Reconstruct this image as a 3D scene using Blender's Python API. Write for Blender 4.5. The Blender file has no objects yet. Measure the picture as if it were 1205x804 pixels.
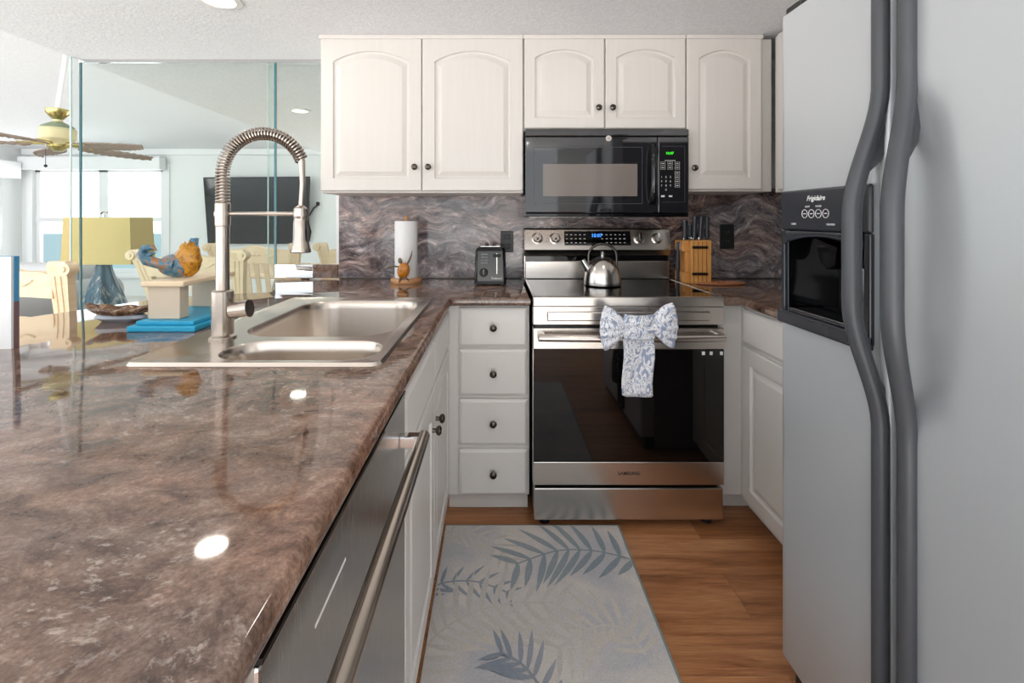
import bpy, bmesh, math, random
from mathutils import Vector, Matrix
random.seed(7)
PI = math.pi
S = bpy.context.scene
COL = S.collection
# ------------------------------------------------------------------ camera
F = 549.0; VX = 585.0; VY = 258.0; CH = 1.234           # focal length in px, vanishing point, eye height
cam = bpy.data.cameras.new('camera'); camo = bpy.data.objects.new('camera', cam); COL.objects.link(camo)
camo.location = (0, 0, CH); camo.rotation_euler = (PI/2, 0, 0)
cam.sensor_width = 36; cam.lens = F/1205*36
cam.shift_x = (602.5-VX)/1205; cam.shift_y = -(402-VY)/1205
cam.clip_start = .02; cam.clip_end = 2000
S.camera = camo
# ------------------------------------------------------------------ world, exposure
W = bpy.data.worlds.new('sky'); S.world = W; W.use_nodes = True
wn = W.node_tree.nodes; wl = W.node_tree.links
bg = wn['Background']; bg.inputs[1].default_value = 2.2
tc = wn.new('ShaderNodeTexCoord'); sp = wn.new('ShaderNodeSeparateXYZ'); rp = wn.new('ShaderNodeValToRGB')
mpr = wn.new('ShaderNodeMapRange'); mpr.inputs['From Min'].default_value = -1
wl.new(tc.outputs['Generated'], sp.inputs[0]); wl.new(sp.outputs[2], mpr.inputs[0]); wl.new(mpr.outputs[0], rp.inputs[0]); wl.new(rp.outputs[0], bg.inputs[0])
st = wn.new('ShaderNodeMapRange'); st.inputs['From Min'].default_value = -.12; st.inputs['From Max'].default_value = .02
st.inputs['To Min'].default_value = 4.6; st.inputs['To Max'].default_value = 2.0; wl.new(sp.outputs[2], st.inputs[0]); wl.new(st.outputs[0], bg.inputs[1])
ce = rp.color_ramp.elements            # ceiling fill glow added below horizon, white haze at it, pale blue above
ce[0].position = 0; ce[0].color = (1.0,.97,.93,1); ce[1].position = 1; ce[1].color = (.62,.78,1,1)
e_ = ce.new(.47); e_.color = (1.0,.98,.95,1); e_ = ce.new(.52); e_.color = (.93,.97,1,1)
vs = S.view_settings; vs.view_transform = 'Standard'; vs.look = 'None'; vs.gamma = 1; vs.use_curve_mapping = False
vs.exposure = 0.14
LAMP_W = 1.6

# ------------------------------------------------------------------ materials
def lin(c):
    return tuple(((v/255)/12.92 if v/255 <= .04045 else ((v/255+.055)/1.055)**2.4) for v in c)
MATS = {}
def mat(name, rgb, rough=.5, metal=0., spec=.5, emit=None, es=0, coat=0, trans=0, ior=1.5):
    if name in MATS: return MATS[name]
    m = bpy.data.materials.new(name); m.use_nodes = True
    b = m.node_tree.nodes['Principled BSDF']; c = lin(rgb)
    b.inputs['Base Color'].default_value = (*c, 1)
    b.inputs['Roughness'].default_value = rough; b.inputs['Metallic'].default_value = metal
    b.inputs['Specular IOR Level'].default_value = spec
    b.inputs['Coat Weight'].default_value = coat
    b.inputs['Transmission Weight'].default_value = trans; b.inputs['IOR'].default_value = ior
    if emit: b.inputs['Emission Color'].default_value = (*lin(emit), 1); b.inputs['Emission Strength'].default_value = es
    MATS[name] = m; return m
def nt(m): return m.node_tree.nodes, m.node_tree.links, m.node_tree.nodes['Principled BSDF']
def coords(m, scale=(1,1,1), rot=(0,0,0), kind='Object'):
    n, l, b = nt(m); t = n.new('ShaderNodeTexCoord'); mp = n.new('ShaderNodeMapping')
    mp.inputs['Scale'].default_value = scale; mp.inputs['Rotation'].default_value = rot
    l.new(t.outputs[kind], mp.inputs[0]); return mp.outputs[0]
def noise(m, vec, scale, detail=4, rough=.5, dist=0):
    n, l, b = nt(m); t = n.new('ShaderNodeTexNoise'); l.new(vec, t.inputs['Vector'])
    t.inputs['Scale'].default_value = scale; t.inputs['Detail'].default_value = detail
    t.inputs['Roughness'].default_value = rough; t.inputs['Distortion'].default_value = dist
    return t.outputs['Fac']
def ramp(m, fac, stops, interp='LINEAR'):
    n, l, b = nt(m); r = n.new('ShaderNodeValToRGB'); l.new(fac, r.inputs[0]); cr = r.color_ramp; cr.interpolation = interp
    while len(cr.elements) < len(stops): cr.elements.new(.5)
    for e, (p, c) in zip(cr.elements, stops):
        e.position = p; e.color = (*(lin(c) if isinstance(c, tuple) else (c, c, c)), 1)
    return r.outputs[0]
def mix(m, fac, a, b_, mode='MIX'):
    n, l, b = nt(m); x = n.new('ShaderNodeMix'); x.data_type = 'RGBA'; x.blend_type = mode
    if isinstance(fac, (int, float)): x.inputs[0].default_value = fac
    else: l.new(fac, x.inputs[0])
    l.new(a, x.inputs[6]); l.new(b_, x.inputs[7]); return x.outputs[2]
def base(m, out): n, l, b = nt(m); l.new(out, b.inputs['Base Color'])
def bump(m, fac, strength, dist=.01):
    n, l, b = nt(m); bn = n.new('ShaderNodeBump'); bn.inputs['Strength'].default_value = strength
    bn.inputs['Distance'].default_value = dist; l.new(fac, bn.inputs['Height']); l.new(bn.outputs[0], b.inputs['Normal'])

def cabinet_paint():
    m = mat('cabinet_paint', (226,221,214), .32)
    v = coords(m, (1,1,.06)); f = noise(m, v, 60, 3)
    base(m, ramp(m, f, [(.3,(216,211,206)),(.7,(219,214,209))])); return m
PAINT = cabinet_paint()
BASEPAINT = mat('base_cabinet_paint', (220,217,213), .34)
def granite(name, stops, tint, fleck, rough, sc, st, rot, seed, fl_amt):
    m = mat(name, (80,60,55), rough); n, l, b = nt(m)
    v = coords(m); w = n.new('ShaderNodeTexNoise'); w.inputs['Scale'].default_value = 3.0; w.inputs['Detail'].default_value = 2
    l.new(v, w.inputs['Vector'])
    mx = n.new('ShaderNodeVectorMath'); mx.operation = 'MULTIPLY_ADD'
    l.new(w.outputs['Color'], mx.inputs[0]); mx.inputs[1].default_value = (.22,.22,.22); l.new(v, mx.inputs[2])
    mp = n.new('ShaderNodeMapping'); mp.inputs['Scale'].default_value = st; mp.inputs['Rotation'].default_value = rot; mp.inputs['Location'].default_value = (seed,seed,seed)
    if 'back' in name: mx.inputs[1].default_value = (.42,.42,.30); w.inputs['Scale'].default_value = 3.3
    b.inputs['Specular IOR Level'].default_value = .75
    l.new(mx.outputs[0], mp.inputs[0])
    f = noise(m, mp.outputs[0], sc, 11, .74, .35)
    c = ramp(m, f, stops)
    t = ramp(m, noise(m, mp.outputs[0], sc*.28, 3, .5, .3), tint)
    c = mix(m, .55, c, t, 'OVERLAY')
    g = ramp(m, noise(m, v, 240, 2, .6), [(.32,.22),(.68,.8)]); c = mix(m, .45, c, g, 'OVERLAY')
    fm = ramp(m, noise(m, mp.outputs[0], sc*4.2, 5, .72, .2), [(.55,0.),(.66,fl_amt)])
    fz = ramp(m, noise(m, v, 5, 2), [(.40,0.),(.62,1.)])
    mm = mix(m, 1, fm, fz, 'MULTIPLY')
    q = n.new('ShaderNodeRGB'); q.outputs[0].default_value = (*lin(fleck), 1)
    base(m, mix(m, mm, c, q.outputs[0])); return m
COUNTER = granite('granite_worktop', [(.30,(60,46,40)),(.44,(114,92,80)),(.55,(150,126,112)),(.70,(184,166,152))],
                  [(.35,(104,98,98)),(.5,(132,114,102)),(.65,(156,120,90))], (196,182,170), .045, 13, (1,1.5,1), (0,0,.7), .3, .55)
SPLASH = granite('granite_backsplash', [(.34,(40,36,42)),(.45,(112,100,102)),(.54,(166,152,148)),(.64,(224,214,210))],
                 [(.38,(118,126,142)),(.5,(128,116,114)),(.62,(150,112,94))], (214,198,190), .14, 9, (1,1,3.2), (0,.45,0), 2.1, .7)
def steel(name, rgb, rough, ax=(1,1,60), amt=.02):
    m = mat(name, rgb, rough, 1.0)
    n, l, b = nt(m); v = coords(m, ax); f = noise(m, v, 22, 3, .6)
    mr = n.new('ShaderNodeMapRange'); mr.inputs['To Min'].default_value = rough-.012; mr.inputs['To Max'].default_value = rough+.012
    l.new(f, mr.inputs[0]); l.new(mr.outputs[0], b.inputs['Roughness'])
    return m
STEEL = steel('brushed_steel', (206,200,194), .25)
STEELV = steel('brushed_steel_vertical', (190,186,182), .27, (60,60,1))
SINKM = steel('sink_steel', (206,196,186), .25, (2,50,2))
NICKEL = mat('brushed_nickel', (188,178,168), .22, 1)
CHROME = mat('chrome', (215,215,215), .08, 1)
PEWTER = mat('pewter_knob', (92,86,80), .25, 1)
FRIDGE = mat('fridge_silver', (190,194,198), .36, .45)
n_, l_, b_ = nt(FRIDGE); bump(FRIDGE, noise(FRIDGE, coords(FRIDGE), 420, 2), .06, .0008)
HANDLE = mat('charcoal_plastic', (66,68,73), .40)
bump(HANDLE, noise(HANDLE, coords(HANDLE), 900, 2), .15, .0008)
BLACK = mat('black_gloss', (10,10,12), .06, 0, .5)
BLACKM = mat('black_matte', (20,20,22), .5)
COOKGLASS = mat('ceramic_glass', (8,8,9), .03)
OVENGLASS = mat('oven_glass', (10,8,8), .03, 0, .6)
MWGLASS = mat('microwave_window', (122,113,108), .12)
MWDOOR = mat('microwave_black', (26,26,30), .05, 0, .8)
WHITE = mat('white_plastic', (235,235,235), .4)
WALL = mat('wall_paint', (238,241,240), .6)
TRIM = mat('white_trim', (238,240,241), .4)
PRINT = mat('white_print', (225,225,225), .5)
def ceilm():
    m = mat('textured_ceiling', (236,236,238), .8)
    v = coords(m); bump(m, noise(m, v, 85, 6, .7), .55, .012); 
    base(m, ramp(m, noise(m, v, 70, 5, .7), [(.35,(232,233,236)),(.65,(245,246,248))])); return m
CEIL = ceilm()
def woodfloor():
    m = mat('oak_plank_floor', (150,95,60), .38); n, l, b = nt(m)
    v = coords(m); br = n.new('ShaderNodeTexBrick'); l.new(v, br.inputs[0])
    br.inputs['Scale'].default_value = 1; br.inputs['Brick Width'].default_value = 1.25; br.inputs['Row Height'].default_value = .18
    br.inputs['Mortar Size'].default_value = .0012; br.offset = .37
    br.inputs['Color1'].default_value = (.35,.35,.35,1); br.inputs['Color2'].default_value = (.65,.65,.65,1); br.inputs['Mortar'].default_value = (0,0,0,1)
    ad = n.new('ShaderNodeVectorMath'); ad.operation = 'MULTIPLY_ADD'; l.new(br.outputs[0], ad.inputs[0]); ad.inputs[1].default_value = (9,9,9)
    sv = coords(m, (.9,11,1)); l.new(sv, ad.inputs[2])
    f = noise(m, ad.outputs[0], 1.9, 9, .6, .7)
    c = ramp(m, f, [(.25,(108,66,38)),(.42,(154,100,62)),(.55,(178,122,80)),(.75,(194,142,98))])
    sv2 = coords(m, (2,40,1)); g = ramp(m, noise(m, sv2, 6, 4, .6, .4), [(.3,.3),(.7,.7)])
    c = mix(m, .5, c, g, 'OVERLAY')
    c = mix(m, .25, c, br.outputs[0], 'OVERLAY')
    base(m, c); bump(m, br.outputs['Fac'], .2, -.002); return m
FLOORM = woodfloor()
def woodm(name, a, b2, rough=.4, sc=(1,1,12)):
    m = mat(name, a, rough); f = noise(m, coords(m, sc), 14, 5, .6, .8)
    base(m, ramp(m, f, [(.3,a),(.7,b2)])); return m
BEECH = woodm('beech_wood', (206,140,72), (226,168,98), .4, (12,12,1))
PALEWOOD = woodm('light_turned_wood', (190,134,88), (214,162,116), .4)
TRIVET = woodm('copper_wood', (150,92,62), (196,132,92), .35)
CREAM = woodm('cream_painted_wood', (232,208,172), (243,222,190), .45, (1,1,3))
BENCHM = mat('beige_paint', (214,198,176), .5)
BLUEP = mat('turquoise_paint', (38,160,200), .4)
def patterned(name, a, b2, sc):
    m = mat(name, a, .85); n, l, b = nt(m); v = coords(m, (1.25,1,.75), (0,.5,0))
    f = noise(m, v, sc, 1.5, .5, 1.4); g = noise(m, v, sc*2.3, 1, .5, .8)
    c = ramp(m, f, [(.39,b2),(.41,a),(.485,a),(.495,b2),(.515,b2),(.525,a),(.60,a),(.62,b2)])
    k = ramp(m, g, [(.47,a),(.485,b2),(.51,b2),(.525,a)])
    base(m, mix(m, .45, c, k, 'MULTIPLY')); return m
TOWEL = patterned('botanical_print_cloth', (244,244,246), (158,170,194), 30)
def rugm(name, a, b2):
    m = mat(name, a, .95); v = coords(m); f = noise(m, v, 4.5, 5, .6, .6)
    c = ramp(m, f, [(.35,a),(.65,b2)]); g = ramp(m, noise(m, v, 260, 3, .7), [(.3,.32),(.7,.68)])
    base(m, mix(m, .5, c, g, 'OVERLAY')); bump(m, noise(m, v, 500, 3), .5, .004); return m
RUGB = rugm('rug_pile', (190,190,195), (217,210,203))
RUGD = rugm('rug_blue_leaf', (140,153,162), (156,164,170))
RUGS = rugm('rug_slate_leaf', (136,146,160), (156,162,172))
RUGC = rugm('rug_cream_leaf', (208,202,194), (196,192,188))
RUGE = mat('rug_binding', (128,142,140), .8)
def glassm(name, tint, edge=False):
    m = bpy.data.materials.new(name); m.use_nodes = True; n = m.node_tree.nodes; l = m.node_tree.links
    for x in list(n): n.remove(x)
    o = n.new('ShaderNodeOutputMaterial'); t = n.new('ShaderNodeBsdfTransparent'); g = n.new('ShaderNodeBsdfGlossy')
    t.inputs[0].default_value = (*tint, 1); g.inputs['Roughness'].default_value = .01
    fr = n.new('ShaderNodeFresnel'); fr.inputs[0].default_value = 1.12; mx = n.new('ShaderNodeMixShader')
    l.new(fr.outputs[0], mx.inputs[0]); l.new(t.outputs[0], mx.inputs[1]); l.new(g.outputs[0], mx.inputs[2]); l.new(mx.outputs[0], o.inputs[0])
    return m
GLASS = glassm('clear_glass', (.955,.985,.975)); PANE = glassm('window_glass', (.97,.99,1))
GEDGE = mat('green_glass_edge', (70,118,128), .15)
GEDGEL = mat('pale_glass_edge', (190,212,210), .15)
MIRROR = mat('mirror', (235,238,238), .02, 1)
SHADE = mat('linen_lampshade', (200,180,122), .8)
SHADEL = mat('lit_lampshade_side', (222,222,200), .8)  # linen tone lightened for a window-lit side, not used
def glaze(name, stops, rough=.12, sc=9, stretch=(1,1,1)):
    m = mat(name, stops[0][1], rough); base(m, ramp(m, noise(m, coords(m, stretch), sc, 5, .6, 1.5), stops)); return m
LAMPB = glaze('blue_grey_glaze', [(.38,(12,36,50)),(.47,(52,94,112)),(.54,(18,50,70)),(.63,(140,150,150))], .1, 26, (1,1,.25))
CRABO = glaze('amber_glaze', [(.34,(104,66,14)),(.46,(176,118,22)),(.58,(206,146,34)),(.68,(140,104,40))], .1, 42)
CRABB = glaze('blue_glaze', [(.3,(30,78,104)),(.48,(84,126,144)),(.60,(176,112,44)),(.75,(60,100,122))], .12, 30)
DISHM = glaze('brown_glaze', [(.3,(44,28,20)),(.5,(112,78,54)),(.68,(190,160,128))], .15, 30)
DISHB = mat('grey_glaze', (170,176,186), .2)
TURT = glaze('turtle_shell_glaze', [(.3,(122,66,14)),(.5,(206,132,36)),(.7,(160,92,28))], .15, 60)
TURTG = mat('turtle_limb', (112,100,80), .3)
PAPER = mat('paper_towel', (240,240,240), .9); bump(PAPER, noise(PAPER, coords(PAPER), 130, 3), .3, .002)
BRASS = mat('brass', (190,176,116), .25, 1); FANG = mat('fan_green', (128,142,118), .35); FANI = mat('fan_ivory', (222,212,166), .35)
BLADE = woodm('palm_leaf_blade', (120,104,94), (168,146,128), .5, (14,3,1))
CLOTHG = mat('grey_upholstery', (176,178,180), .9)
CURT = mat('curtain_fabric', (226,228,224), .9)
TVM = mat('dark_screen', (12,18,24), .06, 0, .7)
SEA = mat('sea_water', (146,160,152), .95, spec=.1)
GREEND = mat('green_display', (10,30,10), .5, emit=(60,255,40), es=1.6)
BLUED = mat('blue_display', (10,20,40), .5, emit=(70,150,255), es=2.2)
LENS = mat('lamp_lens', (255,240,220), .5, emit=(255,236,206), es=3.2)

# ------------------------------------------------------------------ mesh helpers
class MB:
    def __init__(s): s.bm = bmesh.new(); s.mi = 0; s.smooth = False; s.mats = []
    def use(s, m, smooth=None):
        if m not in s.mats: s.mats.append(m)
        s.mi = s.mats.index(m)
        if smooth is not None: s.smooth = smooth
        return s
    def _f(s, vs):
        try: f = s.bm.faces.new(vs)
        except ValueError: return None
        f.material_index = s.mi; f.smooth = s.smooth; return f
    def merge(s, b2, M=None):
        mp = {}
        for v in b2.verts: mp[v.index] = s.bm.verts.new(M @ v.co if M else v.co)
        for f in b2.faces: s._f([mp[v.index] for v in f.verts])
        b2.free()
    def box(s, x0, x1, y0, y1, z0, z1, bv=0, seg=2):
        b = bmesh.new(); bmesh.ops.create_cube(b, size=1)
        for v in b.verts: v.co = Vector(((x0+x1)/2+v.co.x*(x1-x0), (y0+y1)/2+v.co.y*(y1-y0), (z0+z1)/2+v.co.z*(z1-z0)))
        if bv: bmesh.ops.bevel(b, geom=b.edges[:], offset=bv, segments=seg, profile=.5, affect='EDGES')
        b.verts.index_update(); s.merge(b); return s
    def tube(s, pts, r, n=12, caps=True, flat=1.0):
        pts = [Vector(p) for p in pts]; k = len(pts); rs = r if isinstance(r, (list, tuple)) else [r]*k
        rings = []; T0 = (pts[1]-pts[0]).normalized()
        up = Vector((0,0,1)) if abs(T0.z) < .9 else Vector((0,1,0))
        N = (up - T0*up.dot(T0)).normalized()
        for i, p in enumerate(pts):
            T = (pts[min(i+1,k-1)]-pts[max(i-1,0)]).normalized()
            N = (N - T*N.dot(T)).normalized(); B = T.cross(N)
            rings.append([s.bm.verts.new(p + (N*math.cos(2*PI*j/n)*flat + B*math.sin(2*PI*j/n))*rs[i]) for j in range(n)])
        for a, b in zip(rings, rings[1:]):
            for j in range(n): s._f([a[j], a[(j+1)%n], b[(j+1)%n], b[j]])
        if caps: s._f(rings[0][::-1]); s._f(rings[-1])
        return s
    def lathe(s, prof, c=(0,0,0), n=28, axis='z', caps=True):
        c = Vector(c); rings = []
        for r, h in prof:
            ring = []
            for j in range(n):
                a = 2*PI*j/n; x, y = r*math.cos(a), r*math.sin(a)
                p = {'z': (x,y,h), 'y': (x,h,y), 'x': (h,x,y)}[axis]
                ring.append(s.bm.verts.new(c+Vector(p)))
            rings.append(ring)
        for a, b in zip(rings, rings[1:]):
            for j in range(n): s._f([a[j], a[(j+1)%n], b[(j+1)%n], b[j]])
        if caps: s._f(rings[0][::-1]); s._f(rings[-1])
        return s
    def ball(s, c, r, sc=(1,1,1), n=16, rot=None):
        b = bmesh.new(); bmesh.ops.create_uvsphere(b, u_segments=n, v_segments=max(6,n//2), radius=r)
        M = Matrix.Translation(c) @ (rot or Matrix.Identity(4)) @ Matrix.Diagonal((*sc,1))
        b.verts.index_update(); s.merge(b, M); return s
    def prism(s, poly, z0, z1, f=lambda x,y,z:(x,y,z)):
        a = [s.bm.verts.new(f(x,y,z0)) for x,y in poly]; b = [s.bm.verts.new(f(x,y,z1)) for x,y in poly]; k = len(poly)
        for i in range(k): s._f([a[i], a[(i+1)%k], b[(i+1)%k], b[i]])
        s._f(a[::-1]); s._f(b); return s
    def grid(s, nu, nv, fn):
        g = [[s.bm.verts.new(fn(i/nu, j/nv)) for j in range(nv+1)] for i in range(nu+1)]
        for i in range(nu):
            for j in range(nv): s._f([g[i][j], g[i+1][j], g[i+1][j+1], g[i][j+1]])
        return g
    def rings(s, rs):
        vr = [[s.bm.verts.new(p) for p in r] for r in rs]
        for a, b in zip(vr, vr[1:]):
            k = len(a)
            for j in range(k): s._f([a[j], a[(j+1)%k], b[(j+1)%k], b[j]])
        s._f(vr[-1]); s._f(vr[0][::-1]); return s

def root_of(p):
    while p.parent: p = p.parent
    return p
def build(name, mb, m, parent=None, recalc=True, label=None):
    if m and not mb.mats: mb.mats = [m]
    if recalc: bmesh.ops.recalc_face_normals(mb.bm, faces=mb.bm.faces[:])
    if parent is not None:
        L = root_of(parent).location
        for v in mb.bm.verts: v.co -= L
    me = bpy.data.meshes.new(name); mb.bm.to_mesh(me); mb.bm.free()
    for x in mb.mats: me.materials.append(x)
    if any(p.use_smooth for p in me.polygons): me.set_sharp_from_angle(angle=.7)
    o = bpy.data.objects.new(name, me); COL.objects.link(o)
    if parent is not None: o.parent = parent
    if label: o['label'] = label
    return o
def thing(name, label, cat, loc=(0,0,0), group=None):
    o = bpy.data.objects.new(name, None); COL.objects.link(o); o.location = loc; o.empty_display_size = .05
    o['label'] = label; o['category'] = cat
    if group: o['group'] = group
    return o
def tag(o, label, cat, group=None, kind=None):
    if label: o['label'] = label
    if cat: o['category'] = cat
    if group: o['group'] = group
    if kind: o['kind'] = kind
    return o
def struct(name, mb, m, parent=None):
    o = build(name, mb, m, parent)
    if parent is None:
        o['kind'] = 'structure'
    return o
def origin_to(o, loc):          # move a single mesh's origin to its base
    loc = Vector(loc)
    for v in o.data.vertices: v.co -= loc
    o.location = loc; return o
def B(x0,x1,y0,y1,z0,z1,bv=0,seg=2,smooth=False):
    b = MB(); b.smooth = smooth; return b.box(x0,x1,y0,y1,z0,z1,bv,seg)
def part(name, m, parent, *a, **k):
    lab = k.pop('label', None); return build(name, B(*a, **k), m, parent, label=lab)
def text(s, size, loc, m, parent, face='-y', name='lettering', italic=0, align='CENTER', bold=0):
    cu = bpy.data.curves.new('t', 'FONT'); cu.body = s; cu.size = size; cu.extrude = .0002; cu.align_x = align; cu.align_y = 'CENTER'
    cu.shear = italic; cu.offset = bold; cu.resolution_u = 2
    o = bpy.data.objects.new('t', cu); COL.objects.link(o)
    bpy.context.view_layer.update()
    me = bpy.data.meshes.new_from_object(o.evaluated_get(bpy.context.evaluated_depsgraph_get()))
    bpy.data.objects.remove(o); bpy.data.curves.remove(cu)
    R = {'-y': Matrix.Rotation(PI/2,4,'X'), '-x': Matrix.Rotation(-PI/2,4,'Z') @ Matrix.Rotation(PI/2,4,'X')}[face]
    me.transform(Matrix.Translation(Vector(loc) - root_of(parent).location) @ R)
    me.materials.clear(); me.materials.append(m); me.name = name
    t = bpy.data.objects.new(name, me); COL.objects.link(t); t.parent = parent; return t
def PX(px, d): return (px-VX)/F*d
def PZ(py, d): return CH-(py-VY)/F*d
def floorpt(px, py, z=0):
    d = (CH-z)*F/(py-VY); return (PX(px, d), d)

# door / drawer fronts: f maps (u, v, t) to the world, t is outward
def face_map(face, x, y, z):
    return {'-y': lambda u,v,t: (x+u, y-t, z+v), '+x': lambda u,v,t: (x+t, y+u, z+v), '-x': lambda u,v,t: (x-t, y+u, z+v)}[face]
def outline(w, h, ins, arch, n=12):
    P = []
    x0, x1, z0 = ins, w-ins, ins; zt = h-ins; a = max(0, arch)
    side = zt-a
    for i in range(n): P.append((x0+(x1-x0)*i/n, z0))
    for i in range(n): P.append((x1, z0+(side-z0)*i/n))
    for i in range(n):
        u = i/n; P.append((x1-(x1-x0)*u, side+a*math.sin(PI*u)**.8 if a else side))
    for i in range(n): P.append((x0, side-(side-z0)*i/n))
    return P
def raised_door(name, fmap, w, h, m, parent, arch=.0, frame=.055, t=.02, recess=True):
    b = MB(); R = lambda ins, tt, a: [fmap(u, v, tt) for u, v in outline(w, h, ins, a)]
    rs = [R(0,0,0), R(0,t-.004,0), R(.004,t,0)]
    if recess: rs += [R(frame,t,arch), R(frame+.004,t-.008,arch), R(frame+.012,t-.009,arch), R(frame+.034,t-.001,arch*.95), R(frame+.036,t-.0008,arch*.95)]
    else: rs += [R(.012,t+.004,0)]
    b.rings(rs); return build(name, b, m, parent)
def knob(fmap, u, v, t0, parent, name='knob', r=.015, m=None):
    b = MB(); b.smooth = True
    prof = [(.007,0),(.006,.010),(r*.8,.014),(r,.019),(r*.95,.024),(r*.6,.028),(.001,.029)]
    n = 16; rs = []
    for rr, h in prof: rs.append([fmap(u+rr*math.cos(2*PI*j/n), v+rr*math.sin(2*PI*j/n), t0+h) for j in range(n)])
    b.rings(rs); return build(name, b, m or PEWTER, parent)

# ================================================================== SETTING
HC = 2.11; WY = 2.56; XS = -2.29
struct('floor', B(-1.6,1.8,-.9,7.7,-.1,0), FLOORM)
struct('floor', B(-7.8,-1.601,-.9,7.7,-.1,0), mat('bounce_floor', (225,222,215), .5))  # unseen floor made pale to bounce light up to the ceilings
struct('ceiling', B(XS,1.8,-1.6,7.7,HC,HC+.08), CEIL)
b = MB(); zc = lambda y: 2.35+(7.5-y)*.1
b.prism([(-1.6,zc(-1.6)),(7.7,zc(7.7)),(7.7,zc(7.7)+.1),(-1.6,zc(-1.6)+.1)], -7.8, XS+.02, lambda a,z,x:(x,a,z))
struct('ceiling', b, CEIL)
b = B(XS-.02,XS,-1.6,7.6,HC,zc(-1.6)); struct('trim_1', b, WALL)
struct('wall_back', B(-.868,1.8,WY,WY+.12,0,HC), WALL)
struct('wall_right', B(1.66,1.8,-1.6,WY,0,HC), WALL)
struct('wall_right', B(-.60,-.50,WY+.125,7.6,0,HC), WALL)  # unseen wall added to keep daylight off the soffit beyond the glass
struct('wall_rear', B(.75,1.66,-1.6,-1.5,0,HC), WALL)
# far wall with window opening (d = 7.5)
D = 7.5; wx0, wx1 = PX(40,D), PX(193,D); wz0, wz1 = PZ(322,D), PZ(197,D)
b = MB(); b.box(-7.8,wx0,D,D+.15,0,2.4); b.box(wx1,PX(405,D),D,D+.15,0,2.4); b.box(wx0,wx1,D,D+.15,0,wz0); b.box(wx0,wx1,D,D+.15,wz1,2.4)
struct('wall_far', b, WALL)
struct('trim_2', B(-7.6,PX(405,D),D-.06,D,zc(D)-.09,zc(D)+.03,.01), TRIM)
b = MB(); b.box(-7.8,-7.64,7.0,D,0,2.6); b.box(-7.8,-7.64,5.2,7.0,2.3,2.6)
struct('wall_left', b, WALL)
# window
wf = struct('window_1', B(wx0-.1,wx0,D-.03,D,wz0-.1,wz1+.05,.005).box(wx1,wx1+.1,D-.03,D,wz0-.1,wz1+.05,.005), TRIM)
build('window_sill', B(wx0-.14,wx1+.14,D-.1,D,wz0-.06,wz0,.008), TRIM, wf)
for a, c in ((wx0, PX(120,D)), (PX(120,D), wx1)):
    f = MB(); e = .07
    f.box(a,a+e,D+.03,D+.08,wz0,wz1); f.box(c-e,c,D+.03,D+.08,wz0,wz1); f.box(a,c,D+.03,D+.08,wz1-e,wz1); f.box(a,c,D+.03,D+.08,wz0,wz0+e)
    zm = PZ(258.5,D); f.box(a,c,D+.02,D+.08,zm-.035,zm+.035)
    s_ = build('sash', f, TRIM, wf); build('pane', B(a+e,c-e,D+.05,D+.056,wz0+e,wz1-e), PANE, s_)
tag(build('window_valance', B(PX(26,7.38),PX(192,7.38),7.3,D-.061,PZ(200,7.38),PZ(185,7.38),.008), TRIM), 'white box valance above the sea view window', 'valance')
tag(build('side_valance', B(-7.64,-7.42,2.2,7.28,PZ(207,6.8),PZ(186,6.8),.008), TRIM), 'white box valance running above the curtained side opening', 'valance')
b = MB(); b.smooth = True
b.grid(140, 1, lambda u, v: (-7.53+.03*math.sin(u*110), 2.5+u*4.6, .002+v*(PZ(207,6.8)-.008)))
o = build('curtain', b, CURT, None, False); tag(o, 'pale floor length curtain hanging at the left side opening', 'curtain')
md = o.modifiers.new('thickness', 'SOLIDIFY'); md.thickness = .006
o = build('sea', B(-520,-30,12,300,-8.2,-8), SEA); tag(o, 'pale teal sea seen through the far window', 'sea', kind='stuff')

# glass partition
g = thing('glass_partition', 'tall clear glass panel behind the worktop with green polished left edge', 'glass panel', (-1.75,2.56,0))
build('pane', B(XS+.009,-1.222,2.556,2.564,.005,HC-.02), GLASS, g)
build('polished_edge', B(XS,XS+.008,2.556,2.566,.005,HC-.02), GEDGE, g)
build('side_fin', B(XS-.004,XS+.002,2.51,2.553,.005,HC-.003), GLASS, g)
build('fin_edge', B(XS-.004,XS+.003,2.503,2.51,.005,HC-.003), GEDGEL, g)
build('polished_edge', B(-1.222,-1.212,2.556,2.566,.916,HC-.02), GEDGE, g)
build('top_channel', B(XS,-.87,2.552,2.572,HC-.018,HC-.001), CHROME, g)
g = thing('glass_partition', 'narrow clear glass panel between the tall glass panel and left wall cabinet', 'glass panel', (-1.05,2.575,.916))
build('pane', B(-1.262,-.872,2.572,2.578,.99,HC-.02), GLASS, g)
build('polished_edge', B(-1.266,-1.262,2.572,2.578,.99,HC-.02), GEDGEL, g)
build('side_channel', B(-.882,-.869,2.56,2.58,.99,HC-.02), TRIM, g)

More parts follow.
